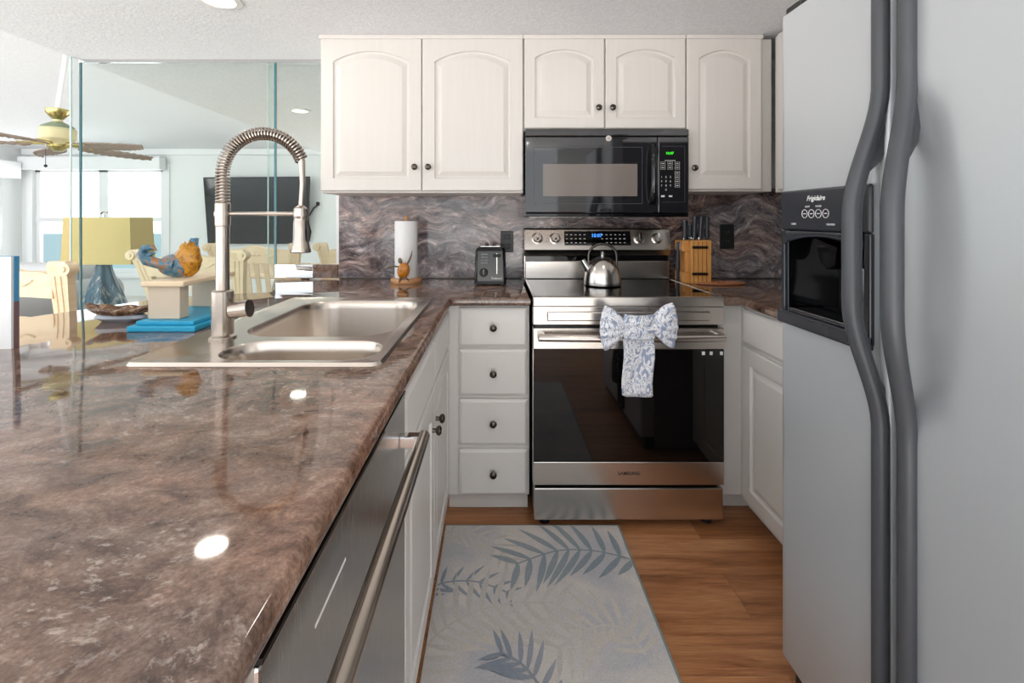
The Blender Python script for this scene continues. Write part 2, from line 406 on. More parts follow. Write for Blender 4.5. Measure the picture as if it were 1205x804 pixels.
# recessed lights
def downlight(x, y, lab, seen=True):
    t = thing('recessed_light', lab, 'light', (x,y,HC-.001), 'recessed ceiling lights')
    b = MB(); b.smooth = True
    b.rings([[(x+r*math.cos(2*PI*j/32), y+r*math.sin(2*PI*j/32), z) for j in range(32)] for r, z in ((.085,HC-.001),(.085,HC-.005),(.062,HC-.008),(.058,HC-.002))])
    build('trim_ring', b, WHITE, t)
    b = MB(); b.lathe([(.057,HC-.006),(.057,HC-.003)], (x,y,0), 32); build('lens', b, LENS, t)
    la = bpy.data.lights.new('downlight', 'AREA'); la.shape = 'DISK'; la.size = .11; la.energy = LAMP_W; la.color = (1,.93,.84)
    lo = bpy.data.objects.new('downlight', la); COL.objects.link(lo); lo.location = (0,0,-.012); lo.parent = t
downlight(-1.11, 1.86, 'round recessed ceiling light in front of the glass panel')
downlight(PX(353,3.757), 3.757, 'round recessed ceiling light seen through the glass')
downlight(.45, 1.25, 'round recessed ceiling light above the rug')
downlight(.3, -1.0, 'round recessed ceiling light behind the viewer')

# ================================================================== WORKTOPS
SX0, SX1, SY0, SY1 = -.817, -.252, 1.01, 1.87
def slab(name, poly, hole, z0, z1, m, bv=.012):
    b = MB(); bm = b.bm
    def loop(P, z):
        vs = [bm.verts.new((x,y,z)) for x,y in P]; return vs, [bm.edges.new((vs[i], vs[(i+1)%len(vs)])) for i in range(len(vs))]
    ot, oe = loop(poly, z1); ob, oeb = loop(poly, z0); ht = hb = None
    te, be = list(oe), list(oeb)
    if hole: ht, he = loop(hole, z1); hb, heb = loop(hole, z0); te += he; be += heb
    bmesh.ops.triangle_fill(bm, edges=te, use_beauty=True); bmesh.ops.triangle_fill(bm, edges=be, use_beauty=True)
    for A, C in ((ot, ob), (ht, hb)):
        if A:
            for i in range(len(A)): b._f([A[i], A[(i+1)%len(A)], C[(i+1)%len(A)], C[i]])
    bmesh.ops.recalc_face_normals(bm, faces=bm.faces[:])
    S_ = set(ot) | set(ob)
    ed = [e for e in bm.edges if e.verts[0] in S_ and e.verts[1] in S_ and abs(e.verts[0].co.z-e.verts[1].co.z) < 1e-6 and len(e.link_faces)==2
          and abs(e.link_faces[0].normal.z-e.link_faces[1].normal.z)+abs(abs(e.link_faces[0].normal.z)-abs(e.link_faces[1].normal.z)) > .5]
    bmesh.ops.bevel(bm, geom=ed, offset=bv, segments=4, profile=.5, affect='EDGES')
    for f in bm.faces: f.smooth = True
    return build(name, b, m)
poly = [(-.188,-.3),(-.188,1.88),(-.180,1.895),(-.165,1.90),(.136,1.90),(.136,2.543),(-1.215,2.543),(-1.0,2.05),(-1.10,2.02),(-1.391,1.85),(-1.479,1.657),(-1.545,1.51),(-1.58,1.3),(-1.58,-.3)]
hole = [(SX0+.02,SY0+.02),(SX1-.02,SY0+.02),(SX1-.02,SY1-.02),(SX0+.02,SY1-.02)]
o = slab('granite_worktop', poly, hole, .879, .914, COUNTER)
tag(o, 'polished brown granite worktop of the peninsula holding the steel sink', 'worktop')
o = slab('granite_worktop', [(.909,1.90),(.985,1.90),(.985,1.27),(1.655,1.27),(1.655,2.543),(.909,2.543)], None, .879, .914, COUNTER)
tag(o, 'polished brown granite worktop right of the cooker under the knife block', 'worktop')
o = build('granite_backsplash', B(-.863,1.655,2.545,2.559,.915,1.40), SPLASH); tag(o, 'swirled grey and pink granite backsplash under the wall cabinets', 'backsplash')
o = build('granite_upstand', B(-1.0,-.866,2.532,2.553,.915,.987,.002), COUNTER); tag(o, 'low brown granite upstand at the left end of the backsplash', 'upstand')
o = build('mirror_upstand', B(-1.208,-1.002,2.536,2.551,.915,.987,.002), MIRROR); tag(o, 'low mirrored strip standing left of the granite upstand', 'mirror')

# ================================================================== WALL CABINETS
DF = 2.21; T = .02
def carcass(x0,x1,y0,y1,z0,z1,t,m=PAINT): return build('body', B(x0,x1,y0,y1,z0,z1,.0015,1), m, t)
t = thing('wall_cabinet', 'wide white double door wall cabinet with arched panels left of the microwave', 'cabinet', (-.35,2.4,1.359))
carcass(-.838,.124,DF+T,WY-.001,1.359,2.095,t)
build('top_trim', B(-.845,.124,DF-.004,DF+T,2.088,HC-.001,.003), PAINT, t)
fm = face_map('-y', -.836, DF+T-.001, 1.368)
wl_ = .4775
for i in range(2):
    fm = face_map('-y', -.836+i*(wl_+.004), DF+T-.001, 1.368)
    d = raised_door('door', fm, wl_, .722, PAINT, t, arch=.05, frame=.058)
    knob(fm, wl_-.03 if i == 0 else .03, .112, T, d)
t = thing('wall_cabinet', 'short white double door wall cabinet above the microwave', 'cabinet', (.51,2.4,1.655))
carcass(.126,.894,DF+T,WY-.001,1.655,2.095,t)
build('top_trim', B(.125,.894,DF-.004,DF+T,2.088,HC-.001,.003), PAINT, t)
for i in range(2):
    w = .379; fm = face_map('-y', .129+i*(w+.006), DF+T-.001, 1.664)
    d = raised_door('door', fm, w, .426, PAINT, t, arch=.04, frame=.05)
    knob(fm, w-.03 if i == 0 else .03, .095, T, d)
t = thing('wall_cabinet', 'narrow white single door wall cabinet right of the microwave', 'cabinet', (1.09,2.4,1.371))
carcass(.896,1.312,DF+T,WY-.001,1.366,2.095,t)
build('top_trim', B(.896,1.26,DF-.004,DF+T,2.088,HC-.001,.003), PAINT, t)
fm = face_map('-y', .899, DF+T-.001, 1.375)
d = raised_door('door', fm, .355, .716, PAINT, t, arch=.04, frame=.055); knob(fm, .03, .10, T, d)
t = thing('wall_cabinet', 'white wall cabinet at the right wall beside the tall fridge', 'cabinet', (1.47,1.75,1.366))
carcass(1.315,1.655,1.30,DF-.005,1.36,2.095,t)
fm = face_map('-x', 1.315, 1.32, 1.37); raised_door('door', fm, .84, .72, PAINT, t, arch=.03, frame=.055)

# ================================================================== BASE CABINETS
t = thing('base_cabinet', 'white base cabinet with four stacked drawers left of the cooker', 'cabinet', (-.03,2.2,0))
YF = 1.945
carcass(-.205,.134,YF,2.54,.085,.877,t,BASEPAINT)
build('toe_kick', B(-.205,.13,YF+.05,2.5,.002,.085), BASEPAINT, t)
for y0_, y1_ in ((362,408),(411,466),(470,524),(529,583)):
    za, zb = PZ(y1_,1.93), PZ(y0_,1.93); x0 = PX(540,1.93); w = PX(621,1.93)-x0
    fm = face_map('-y', x0, YF-.0005, za); d = raised_door('drawer', fm, w, zb-za, BASEPAINT, t, recess=False, t=.014)
    knob(fm, w/2, (zb-za)/2, .018, d)
t = thing('base_cabinet', 'white sink cabinet with two panelled doors beside the dishwasher', 'cabinet', (-.5,1.47,0))
XF = -.214
build('body', B(-.80,XF,.998,1.93,.085,.72,.001,1).box(-.80,-.78,.998,1.93,.72,.877).box(-.24,XF,.998,1.93,.72,.877), BASEPAINT, t)
build('toe_kick', B(-.75,-.28,1.0,1.93,.002,.085), BASEPAINT, t)
for i, (a, c) in enumerate(((1.005,1.461),(1.467,1.925))):
    fm = face_map('+x', XF+.0005, a, .10); d = raised_door('door', fm, c-a, .60, BASEPAINT, t, arch=.03, frame=.05, t=.016)
    knob(fm, (c-a)-.04 if i == 0 else .04, .49, .016, d)
    fm = face_map('+x', XF+.0005, a, .715); raised_door('drawer_front', fm, c-a, .135, BASEPAINT, t, recess=False, t=.014)
t = thing('base_cabinet', 'white end cabinet of the peninsula in front of the dishwasher', 'cabinet', (-.5,.1,0))
carcass(-.80,XF,-.28,.37,.085,.877,t,BASEPAINT); build('toe_kick', B(-.75,-.28,-.27,.36,.002,.085), BASEPAINT, t)
o = build('peninsula_back_panel', B(-1.28,-.805,-.28,1.5,.002,.877), BASEPAINT); tag(o, 'white panelled back of the peninsula under the worktop overhang', 'panel')
t = thing('base_cabinet', 'white right hand base cabinet with drawer above a panelled door beside the fridge', 'cabinet', (1.3,1.6,0))
XR = 1.018
build('body', B(XR,1.655,1.28,2.54,.085,.877,.001,1).box(.912,XR,YF,2.54,.085,.877,.001,1), BASEPAINT, t)
build('toe_kick', B(XR+.06,1.655,1.29,2.5,.002,.085).box(.912,XR+.06,YF+.06,2.5,.002,.085), BASEPAINT, t)
fm = face_map('-x', XR-.0005, 1.38, .728); raised_door('drawer', fm, .53, .138, BASEPAINT, t, recess=False, t=.014)
fm = face_map('-x', XR-.0005, 1.38, .092); raised_door('door', fm, .53, .62, BASEPAINT, t, arch=.0, frame=.06, t=.016)

# ================================================================== DISHWASHER
t = thing('dishwasher', 'stainless steel dishwasher with long bar handle below the worktop edge', 'dishwasher', (-.5,.69,0))
build('body', B(-.78,-.222,.38,.99,.04,.86), BLACKM, t)
build('door', B(-.221,-.195,.382,.988,.10,.866,.004), STEELV, t)
build('toe_panel', B(-.27,-.25,.385,.985,.004,.098), BLACKM, t)
h = MB(); h.smooth = True; h.tube([(-.15,.39,.79),(-.15,.955,.79)], .0125, 20); hd = build('handle', h, NICKEL, t)
for y in (.41,.94): build('handle_bracket', B(-.196,-.15,y-.012,y+.012,.776,.80,.003), CHROME, hd)
build('top_strip', B(-.222,-.193,.384,.986,.8665,.872), BLACK, t)
build('white_strip', B(-.1955,-.1945,.50,.60,.795,.799), WHITE, t)  # thin white line along the door front

# ================================================================== SINK
t = thing('kitchen_sink', 'double bowl stainless steel sink set in the granite worktop', 'sink', (-.53,1.44,.914))
zr = .920
def rrect(x0,x1,y0,y1,r,n=6,off=0):
    P = []; x0-=off; x1+=off; y0-=off; y1+=off; r=r+off
    for cx,cy,a0 in ((x1-r,y0+r,-PI/2),(x1-r,y1-r,0),(x0+r,y1-r,PI/2),(x0+r,y0+r,PI)):
        for i in range(n+1): a=a0+PI/2*i/n; P.append((cx+r*math.cos(a), cy+r*math.sin(a)))
    return P
bowls = [(-.655,-.278,1.038,1.205,.078),(-.712,-.288,1.245,1.80,.11)]
b = MB(); bm = b.bm; b.smooth = True
outer = rrect(SX0,SX1,SY0,SY1,.025)
def mkloop(P,z):
    vs=[bm.verts.new((x,y,z)) for x,y in P]; return vs,[bm.edges.new((vs[i],vs[(i+1)%len(vs)])) for i in range(len(vs))]
rimv, re_ = mkloop(rrect(SX0,SX1,SY0,SY1,.025,off=-.012), zr)
be = list(re_); bl = []
for q in bowls: v_, e_ = mkloop(rrect(*q), zr); be += e_; bl.append(v_)
bmesh.ops.triangle_fill(bm, edges=be, use_beauty=True)
ov = [bm.verts.new((x,y,.9145)) for x,y in outer]; om = [bm.verts.new((x,y,zr+.002)) for x,y in rrect(SX0,SX1,SY0,SY1,.025,off=-.005)]
for A, C in ((ov, om), (om, rimv)):
    for i in range(len(A)): b._f([A[i],A[(i+1)%len(A)],C[(i+1)%len(A)],C[i]])
build('rim', b, SINKM, t)
for q in bowls:
    b = MB(); b.smooth = True; x0,x1,y0,y1,r = q; dp = .19
    rs = [[(x,y,z) for x,y in rrect(x0,x1,y0,y1,r,off=o_)] for o_, z in ((.0,zr),(-.004,zr-.006),(-.008,zr-.03),(-.014,zr-dp+.04),(-.024,zr-dp+.012),(-.045,zr-dp))]
    vr = [[b.bm.verts.new(p) for p in r_] for r_ in rs]
    for a_, c_ in zip(vr, vr[1:]):
        for j in range(len(a_)): b._f([a_[j],a_[(j+1)%len(a_)],c_[(j+1)%len(a_)],c_[j]])
    b._f(vr[-1]); bw = build('bowl', b, SINKM, t, False)
    b = MB(); b.smooth = True; b.lathe([(.001,zr-dp+.006),(.02,zr-dp+.002),(.038,zr-dp+.002),(.042,zr-dp+.006),(.045,zr-dp+.001)], ((x0+x1)/2,(y0+y1)/2,0), 24)
    build('drain', b, CHROME, bw)

# ================================================================== FAUCET
fx, fy = -.728, 1.237
t = thing('kitchen_faucet', 'tall brushed nickel spring spout faucet standing at the sink', 'faucet', (fx,fy,.92))
b = MB(); b.smooth = True
b.lathe([(.034,.9205),(.034,.925),(.027,.930),(.027,1.043),(.024,1.046),(.0165,1.047),(.0165,1.215),(.0185,1.217),(.0185,1.275),(.015,1.279),(.001,1.279)], (fx,fy,0)); build('body', b, NICKEL, t)
R_ = .108; zc_ = 1.353
path = [(fx,1.27+i*(zc_-1.27)/8) for i in range(9)] + [(fx+R_-R_*math.cos(a), zc_+R_*math.sin(a)) for a in [PI*i/36 for i in range(1,33)]]
ex, ez = path[-1]
path3 = [Vector((x,fy,z)) for x,z in path]
b = MB(); b.smooth = True
hose = path3 + [Vector((fx+.212,fy,1.33)), Vector((fx+.208,fy,1.262))]
b.tube(hose, [.0095]*len(path3)+[.007,.007], 12); build('hose', b, NICKEL, t)
# coil
L = [0]
for a_, c_ in zip(path3, path3[1:]): L.append(L[-1]+(c_-a_).length)
def at(s):
    for i in range(len(L)-1):
        if s <= L[i+1]+1e-9:
            u = (s-L[i])/(L[i+1]-L[i]); p = path3[i].lerp(path3[i+1], u)
            T_ = (path3[min(i+2,len(path3)-1)]-path3[max(i-1,0)]).normalized(); return p, T_
    return path3[-1], (path3[-1]-path3[-2]).normalized()
turns, per = 46, 12; pts = []
for i in range(turns*per+1):
    u = i/(turns*per); s = L[-1]*(u**1.0); p, T_ = at(s); N_ = Vector((0,1,0)); B_ = T_.cross(N_); a = 2*PI*i/per
    pts.append(p + (N_*math.cos(a)+B_*math.sin(a))*.0155)
b = MB(); b.smooth = True; b.tube(pts, .0027, 6); build('spring_coil', b, NICKEL, t)
hx = fx+.207
b = MB(); b.smooth = True
b.lathe([(.008,1.270),(.013,1.266),(.0175,1.262),(.0175,1.238),(.0165,1.236),(.0165,1.230),(.0175,1.228),(.019,1.18),(.024,1.158),(.0265,1.149),(.025,1.145),(.001,1.145)], (hx,fy,0)); sh = build('spray_head', b, NICKEL, t)
b = MB(); b.smooth = True; b.tube([(hx+.018,fy-.004,1.23),(hx+.024,fy-.004,1.20),(hx+.021,fy-.004,1.175)], [.004,.006,.004], 10); build('spray_trigger', b, BLACKM, sh)
b = MB(); b.smooth = True; b.tube([(fx+.016,fy,1.248),(hx-.016,fy,1.248)], .0055, 12); b.lathe([(.021,1.242),(.021,1.254)], (fx,fy,0)); b.lathe([(.0195,1.242),(.0195,1.254)], (hx,fy,0)); build('support_arm', b, NICKEL, t)
b = MB(); b.smooth = True; b.tube([(fx+.024,fy,.992),(fx+.052,fy,.995)], .0215, 20); b.tube([(fx+.053,fy,.995),(fx+.072,fy,.998)], .0235, 20); build('handle', b, NICKEL, t)

# ================================================================== RANGE
t = thing('cooker', 'stainless steel electric cooker with black ceramic glass top and oven', 'cooker', (.523,2.15,0))
RX0, RX1, RY = .143, .904, 1.86
build('body', B(RX0+.003,RX1-.003,RY+.05,2.50,.03,.90), BLACKM, t)
build('cooktop', B(RX0,RX1,RY+.02,2.44,.90,.922,.002), COOKGLASS, t)
build('cooktop_rim', B(RX0,RX1,RY-.005,RY+.02,.886,.9245,.004).box(RX0,RX0+.008,RY+.02,2.43,.905,.924).box(RX1-.008,RX1,RY+.02,2.43,.905,.924), STEEL, t)
fp = build('front_panel', B(RX0,RX1,RY,RY+.04,.812,.8855,.003), STEEL, t)
b = B(RX0+.055,RX1-.055,RY-.006,RY+.002,.828,.866,.005); build('panel_recess', b, STEEL, fp)
build('vent_gap', B(RX0+.01,RX1-.01,RY+.03,RY+.05,.80,.812), BLACK, t)
d = build('oven_door', B(RX0,RX1,RY-.005,RY+.045,.716,.800,.003).box(RX0,RX1,RY-.005,RY+.045,.176,.268,.003).box(RX0,RX1,RY+.003,RY+.045,.268,.716), STEEL, t)
build('door_glass', B(RX0+.002,RX1-.002,RY-.006,RY+.002,.2685,.7155,.001,1), OVENGLASS, d)
h = MB(); h.smooth = True; n = 24
h.tube([(RX0+.02+(RX1-RX0-.04)*i/n, RY-.045-.012*math.sin(PI*i/n), .772) for i in range(n+1)], .019, 16, True, .75)
hd = build('handle', h, STEEL, d)
for x in (RX0+.03, RX1-.03): build('handle_bracket', B(x-.014,x+.014,RY-.045,RY-.004,.757,.787,.004), STEEL, hd)
text('SAMSUNG', .019, ((730+753)/2*0+.524, RY-.0055, .222), BLACKM, d, bold=.0003)
for i, x in enumerate((827,836,848)):
    xx = PX(x, RY); build('door_symbol', B(xx-.006,xx+.006,RY-.0068,RY-.006,.694,.708), PRINT, d)
d = build('storage_drawer', B(RX0+.004,RX1-.004,RY-.004,RY+.045,.036,.163,.004), STEEL, t)
for x in (RX0+.05, RX1-.05):
    b = MB(); b.smooth=True; b.lathe([(.022,.0005),(.022,.012),(.012,.014),(.012,.036)], (x,RY+.05,0), 16); build('foot', b, BLACKM, t)
# back guard
b = MB(); b.prism([(2.455,.922),(2.50,.922),(2.50,1.185),(2.462,1.185),(2.452,1.178),(2.425,1.075),(2.445,1.045),(2.455,1.04)], RX0, RX1, lambda a,z,x:(x,a,z))
bgd = build('backguard', b, STEEL, t)
build('backguard_riser', B(RX0+.004,RX1-.004,2.435,2.456,.923,1.015,.003), STEEL, t)
build('vent_slot', B(RX0+.004,RX1-.004,2.446,2.457,1.016,1.040), BLACK, t)
tilt = math.atan2(.027,.103)
def gm(x, s, o):   # point on the sloped control face: s from 0 bottom to 1 top, o outward
    y = 2.425+(2.452-2.425)*s; z = 1.075+.103*s
    return (x, y-o*math.cos(tilt), z+o*math.sin(tilt))
def gbox(name, x0,x1,s0,s1,o0,o1,m,parent):
    b = MB(); v=[b.bm.verts.new(gm(x,s,o)) for o in (o0,o1) for x,s in ((x0,s0),(x1,s0),(x1,s1),(x0,s1))]
    for f in ((0,1,2,3),(7,6,5,4),(0,4,5,1),(1,5,6,2),(2,6,7,3),(3,7,4,0)): b._f([v[i] for i in f])
    return build(name, b, m, parent)
dp = gbox('control_display', PX(664,2.44), PX(742,2.44), .22, .93, .0003, .002, BLACK, bgd)
for px_ in (632,653,752,773):
    b = MB(); b.smooth = True; x = PX(px_,2.44); n=24
    rs = []
    for r,o_ in ((.029,.001),(.029,.006),(.024,.008),(.022,.026),(.020,.029)):
        ring=[]
        for j in range(n):
            a=2*PI*j/n; ring.append(gm(x+r*math.cos(a), .56+r*math.sin(a)/.1065, o_))
        rs.append(ring)
    b.rings(rs); kn = build('control_knob', b, STEEL, bgd)
    gbox('knob_grip', x-.005,x+.005,.36,.76,.028,.036, CHROME, kn)
for r_ in range(3):
    for c_ in range(14):
        if 5 <= c_ <= 7 and r_ > 0: continue
        if 5<=c_<=7: continue
        xx = PX(667+c_*5.2,2.44); gbox('touch_key', xx-.005,xx+.005,.33+r_*.2,.36+r_*.2,.002,.0024, PRINT, dp)
text('10:07', .026, (PX(702,2.44), 2.4365, 1.148), BLUED, dp)

# ================================================================== MICROWAVE
t = thing('microwave', 'black over range microwave mounted under the short wall cabinet', 'microwave', (.51,2.35,1.242))
MX0, MX1, MY = .131, .889, 2.16
build('body', B(MX0+.004,MX1-.004,MY+.03,WY-.016,1.250,1.652), BLACK, t)
xs = PX(774,MY)
dr = build('door', B(MX0,xs,MY,MY+.03,1.262,1.618,.006,3), MWDOOR, t)
build('top_grille', B(MX0,MX1,MY+.001,MY+.03,1.6185,1.651,.004,2), MWDOOR, t)
build('bottom_trim', B(MX0,MX1,MY+.003,MY+.03,1.244,1.2615,.003,1), BLACK, t)
pn = build('control_panel', B(xs+.001,MX1,MY,MY+.03,1.262,1.618,.006,3), MWDOOR, t)
x0,x1,z0,z1 = PX(628,MY),PX(756,MY),PZ(240,MY),PZ(173,MY)
b = MB(); e=.0022
b.box(x0,x1,MY-.001,MY,z0,z0+e); b.box(x0,x1,MY-.001,MY,z1-e,z1); b.box(x0,x0+e,MY-.001,MY,z0,z1); b.box(x1-e,x1,MY-.001,MY,z0,z1)
build('window_border', b, HANDLE, dr)
build('window', B(PX(639,MY),PX(750,MY),MY-.0012,MY,PZ(231,MY),PZ(193,MY),.0004,1), MWGLASS, dr)
h = MB(); h.smooth=True; xh = PX(767,MY); zz=[PZ(239,MY)+ (PZ(172,MY)-PZ(239,MY))*i/12 for i in range(13)]
h.tube([(xh,MY-.004-.034*math.sin(PI*i/12)**.5,z) for i,z in enumerate(zz)], .0145, 14); build('handle', h, BLACK, dr)
b = MB(); b.smooth=True; b.lathe([(.0005,-.003),(.0135,-.003),(.0135,.001)], (PX(716,MY),MY,PZ(163,MY)), 24, 'y'); lg = build('logo_badge', b, STEEL, dr); text('GE', .011, (PX(716,MY),MY-.0033,PZ(163,MY)), BLACKM, dr, italic=.2)
xa, xb = PX(779,MY), PX(806,MY); za, zb = PZ(238,MY), PZ(172,MY)
b = MB(); e=.0016
b.box(xa,xb,MY-.001,MY,za,za+e); b.box(xa,xb,MY-.001,MY,zb-e,zb); b.box(xb-e,xb,MY-.001,MY,za,zb); build('panel_border', b, HANDLE, pn)
text('10:07', .017, (PX(788,MY),MY-.0008,PZ(180.5,MY)), GREEND, pn)
build('panel_legend', B(PX(782,MY),PX(795,MY),MY-.001,MY,PZ(189,MY)-.001,PZ(189,MY)+.001), PRINT, pn)
for i, (px_, py_) in enumerate([(780,192.5),(788.5,192.5),(797,192.5),(780,197.5),(788.5,197.5),(797,197.5),(797,203.5),(797,208.5),(797,213.5),(797,218.5)]):
    x, z = PX(px_,MY), PZ(py_,MY); b = MB(); w_, h_, e = .011, .0075, .0009
    b.box(x-w_,x+w_,MY-.001,MY,z-h_,z-h_+e); b.box(x-w_,x+w_,MY-.001,MY,z+h_-e,z+h_); b.box(x-w_,x-w_+e,MY-.001,MY,z-h_,z+h_); b.box(x+w_-e,x+w_,MY-.001,MY,z-h_,z+h_); b.box(x-w_*.5,x+w_*.5,MY-.001,MY,z-.0015,z+.0015)
    build('key', b, PRINT, pn)
for r_ in range(4):
    for c_ in range(3):
        ch = ['123','456','789',' 0 '][r_][c_]
        if ch.strip(): text(ch, .013, (PX(778.5+c_*5.2,MY),MY-.0006,PZ(208.5+r_*5,MY)), PRINT, pn, name='key_digit')
for px_ in (780,789): build('key', B(PX(px_,MY)-.008,PX(px_,MY)+.008,MY-.001,MY,PZ(231,MY)-.004,PZ(231,MY)+.004), PRINT, pn)
build('underside_vent', B(MX0+.02,MX1-.12,MY+.04,MY+.30,1.243,1.2495), STEEL, t)

# ================================================================== FRIDGE
t = thing('fridge', 'tall silver side by side fridge with charcoal handles and ice dispenser', 'fridge', (1.1,.79,0))
FXf = .756; FY0, FYS, FY1 = .345, .898, 1.248; FZ0, FZ1 = .085, 1.768
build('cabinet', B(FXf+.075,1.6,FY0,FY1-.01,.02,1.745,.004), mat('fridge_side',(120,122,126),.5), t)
build('base_grille', B(FXf+.03,FXf+.074,FY0,FY1-.02,.012,.083), BLACKM, t)
def sm(x): x = max(0,min(1,x)); return x*x*(3-2*x)
DY0, DY1, DZ0, DZ1 = .932, 1.224, .98, 1.306
AY0, AY1, AZ0, AZ1 = .948, 1.210, 1.001, 1.206
def fridge_door(name, y0, y1, scoop_y, sr):
    b = MB(); b.smooth = True; nu, nv = 44, 90
    def disp(y,z):
        k = 0
        e = min(y-y0, y1-y)
        if e < .018: k += .018-math.sqrt(max(0,.018**2-(.018-e)**2))
        dy = abs(y-scoop_y)/sr
        kz = sm((z-.82)/.12)*sm((1.50-z)/.12)
        if dy < 1: k += .014*math.cos(dy*PI/2)**2*kz
        return k
    ys = sorted(set([y0,y0+.002,y0+.005,y0+.01,y0+.018]+[y0+.018+(y1-y0-.036)*i/36 for i in range(37)]+[y1-.018,y1-.01,y1-.005,y1-.002,y1]))
    hole = name == 'freezer_door'
    zs = [FZ0+(FZ1-FZ0)*j/nv for j in range(nv+1)]
    if hole:
        zs = sorted(zs+[AZ0,AZ1]); ys = sorted(ys+[AY0,AY1])
    nv = len(zs)-1
    g = [[b.bm.verts.new((FXf+disp(y,z),y,z)) for z in zs] for y in ys]
    for i in range(len(ys)-1):
        for j in range(nv):
            if hole and AY0-1e-6 <= (ys[i]+ys[i+1])/2 <= AY1 and AZ0 <= (zs[j]+zs[j+1])/2 <= AZ1: continue
            b._f([g[i][j],g[i+1][j],g[i+1][j+1],g[i][j+1]])
    gb = [[b.bm.verts.new((FXf+.072,y,z)) for z in (FZ0,FZ1)] for y in ys]
    for i in range(len(ys)-1):
        b._f([gb[i][0],gb[i+1][0],gb[i+1][1],gb[i][1]]); b._f([g[i][0],gb[i][0],gb[i+1][0],g[i+1][0]]); b._f([g[i][-1],g[i+1][-1],gb[i+1][1],gb[i][1]])
    b._f([g[0][j] for j in range(nv+1)]+[gb[0][1],gb[0][0]]); b._f([g[-1][j] for j in range(nv+1)][::-1]+[gb[-1][0],gb[-1][1]])
    return build(name, b, FRIDGE, t)
dfz = fridge_door('freezer_door', FYS+.004, FY1, FYS+.03, .001)
dfr = fridge_door('fridge_door', FY0, FYS-.004, .845, .085)
def fhandle(y, bow, dy, d, x0=.752):
    kf = lambda z: sm((z-.82)/.25)*sm((1.50-z)/.26)
    b = MB(); b.smooth = True; pts = []; rs = []
    for i in range(81):
        z = FZ0+.02 + (FZ1-FZ0-.03)*i/80; k = kf(z)
        pts.append((x0-bow*k, y+dy*k, z)); rs.append(.0150+.002*k)
    b.tube(pts, rs, 16, True, 1.0); h = build('handle', b, HANDLE, d)
    for za, zb, up in ((FZ0+.02,.955,0),(1.32,FZ1-.01,1)):   # solid mount that joins the bar to the door past the grip opening
        b = MB(); n = 16; rings = []
        for i in range(n+1):
            z = za+(zb-za)*i/n; k = kf(z); e = (1-i/n if up else i/n); e = max(0,(e-.72)/.28)**3
            xa_ = x0-bow*k; xb_ = FXf+.014; xb_ = xb_*(1-e)+(xa_+.006)*e; yc_ = y+dy*k
            rings.append([(xa_,yc_-.009,z),(xb_,y-.004+dy*k*.25,z),(xb_,y+.0125+dy*k*.25,z),(xa_,yc_+.0125,z)])
        b.rings(rings); build('handle_mount', b, HANDLE, h)
fhandle(.915, .046, .014, dfz); fhandle(.853, .050, -.026, dfr, .750)
# dispenser
NAVY = mat('dispenser_panel', (40,43,50), .22)
b = MB(); xo = FXf-.012
zc1, zc2 = .995, 1.205
b.box(xo,FXf-.0005,DY0,DY1,zc2,DZ1,.006,3)
b.box(xo,FXf-.0005,DY1-.014,DY1,DZ0,zc2-.0005,.003); b.box(xo,FXf-.0005,DY0,DY0+.016,DZ0,zc2-.0005,.003)
dsp = build('dispenser', b, NAVY, dfz)
build('dispenser_sill', B(xo-.012,FXf-.0005,DY0,DY1,DZ0-.012,zc1+.006,.006,3), NAVY, dsp)
b = MB(); xd = FXf+.064; e = .003
b.box(xd,xd+e,AY0,AY1,AZ0,AZ1); b.box(FXf+.0005,xd,AY0,AY0+e,AZ0,AZ1); b.box(FXf+.0005,xd,AY1-e,AY1,AZ0,AZ1); b.box(FXf+.0005,xd,AY0+e,AY1-e,AZ0,AZ0+e); b.box(FXf+.0005,xd,AY0+e,AY1-e,AZ1-e,AZ1)
build('alcove', b, BLACK, dsp)
b = MB(); b.smooth = True; n_a = 20
b.rings([[(xd-.002-r_*math.cos(PI*j/n_a), yq+1.0*r_*math.cos(PI*j/n_a)*0+ (r_*1.15)*math.cos(PI*j/n_a), z_) if False else (xd-.001-.022*math.sin(PI*j/n_a), 1.05+r_*math.cos(PI*j/n_a), z_) for j in range(n_a+1)] for r_, z_ in ((.045,1.006),(.055,1.02),(.055,1.115),(.048,1.125))])
build('chute_guard', b, mat('smoky_steel',(120,122,126),.2,1), dsp)
b = MB(); b.smooth = True
b.grid(20, 2, lambda u, v: (xo-.004+.003*v, DY0+.016+(DY1-DY0-.03)*u, zc2-.001-v*(.012+.022*abs(2*u-1)**2)))
o = build('hood', b, NAVY, dsp, False); md = o.modifiers.new('thickness','SOLIDIFY'); md.thickness = .004
yc = (DY0+DY1)/2
b = MB(); b.prism([(yc-.035,1.17),(yc+.045,1.19),(yc+.03,1.165),(yc+.02,1.135),(yc-.002,1.118),(yc-.028,1.130)], FXf+.004, FXf+.040, lambda a,z,x:(x,a,z)); build('dispenser_paddle', b, BLACK, dsp)
build('drip_tray', B(FXf-.008,FXf+.058,DY0+.03,DY1-.03,1.0045,1.009,.001,1), mat('smoky_steel',(120,122,126),.2,1), dsp)
text('Frigidaire', .0165, (xo-.0005, 1.09, 1.283), PRINT, dsp, '-x', italic=.35, bold=.0003)
for i in range(4):
    y = 1.128-i*.024; b = MB(); b.smooth = True; n=24
    b.tube([(xo-.0006, y+.0098*math.cos(2*PI*j/n), 1.247+.0098*math.sin(2*PI*j/n)) for j in range(n+1)], .0007, 6)
    k_ = build('dispenser_button', b, PRINT, dsp)
    build('button_mark', B(xo-.001,xo-.0001,y-.004,y+.004,1.246,1.248), PRINT, k_)
for y, s in ((1.118,'LIGHT'),(1.08,'WATER')): text(s, .006, (xo-.0005,y,1.264), PRINT, dsp, '-x')
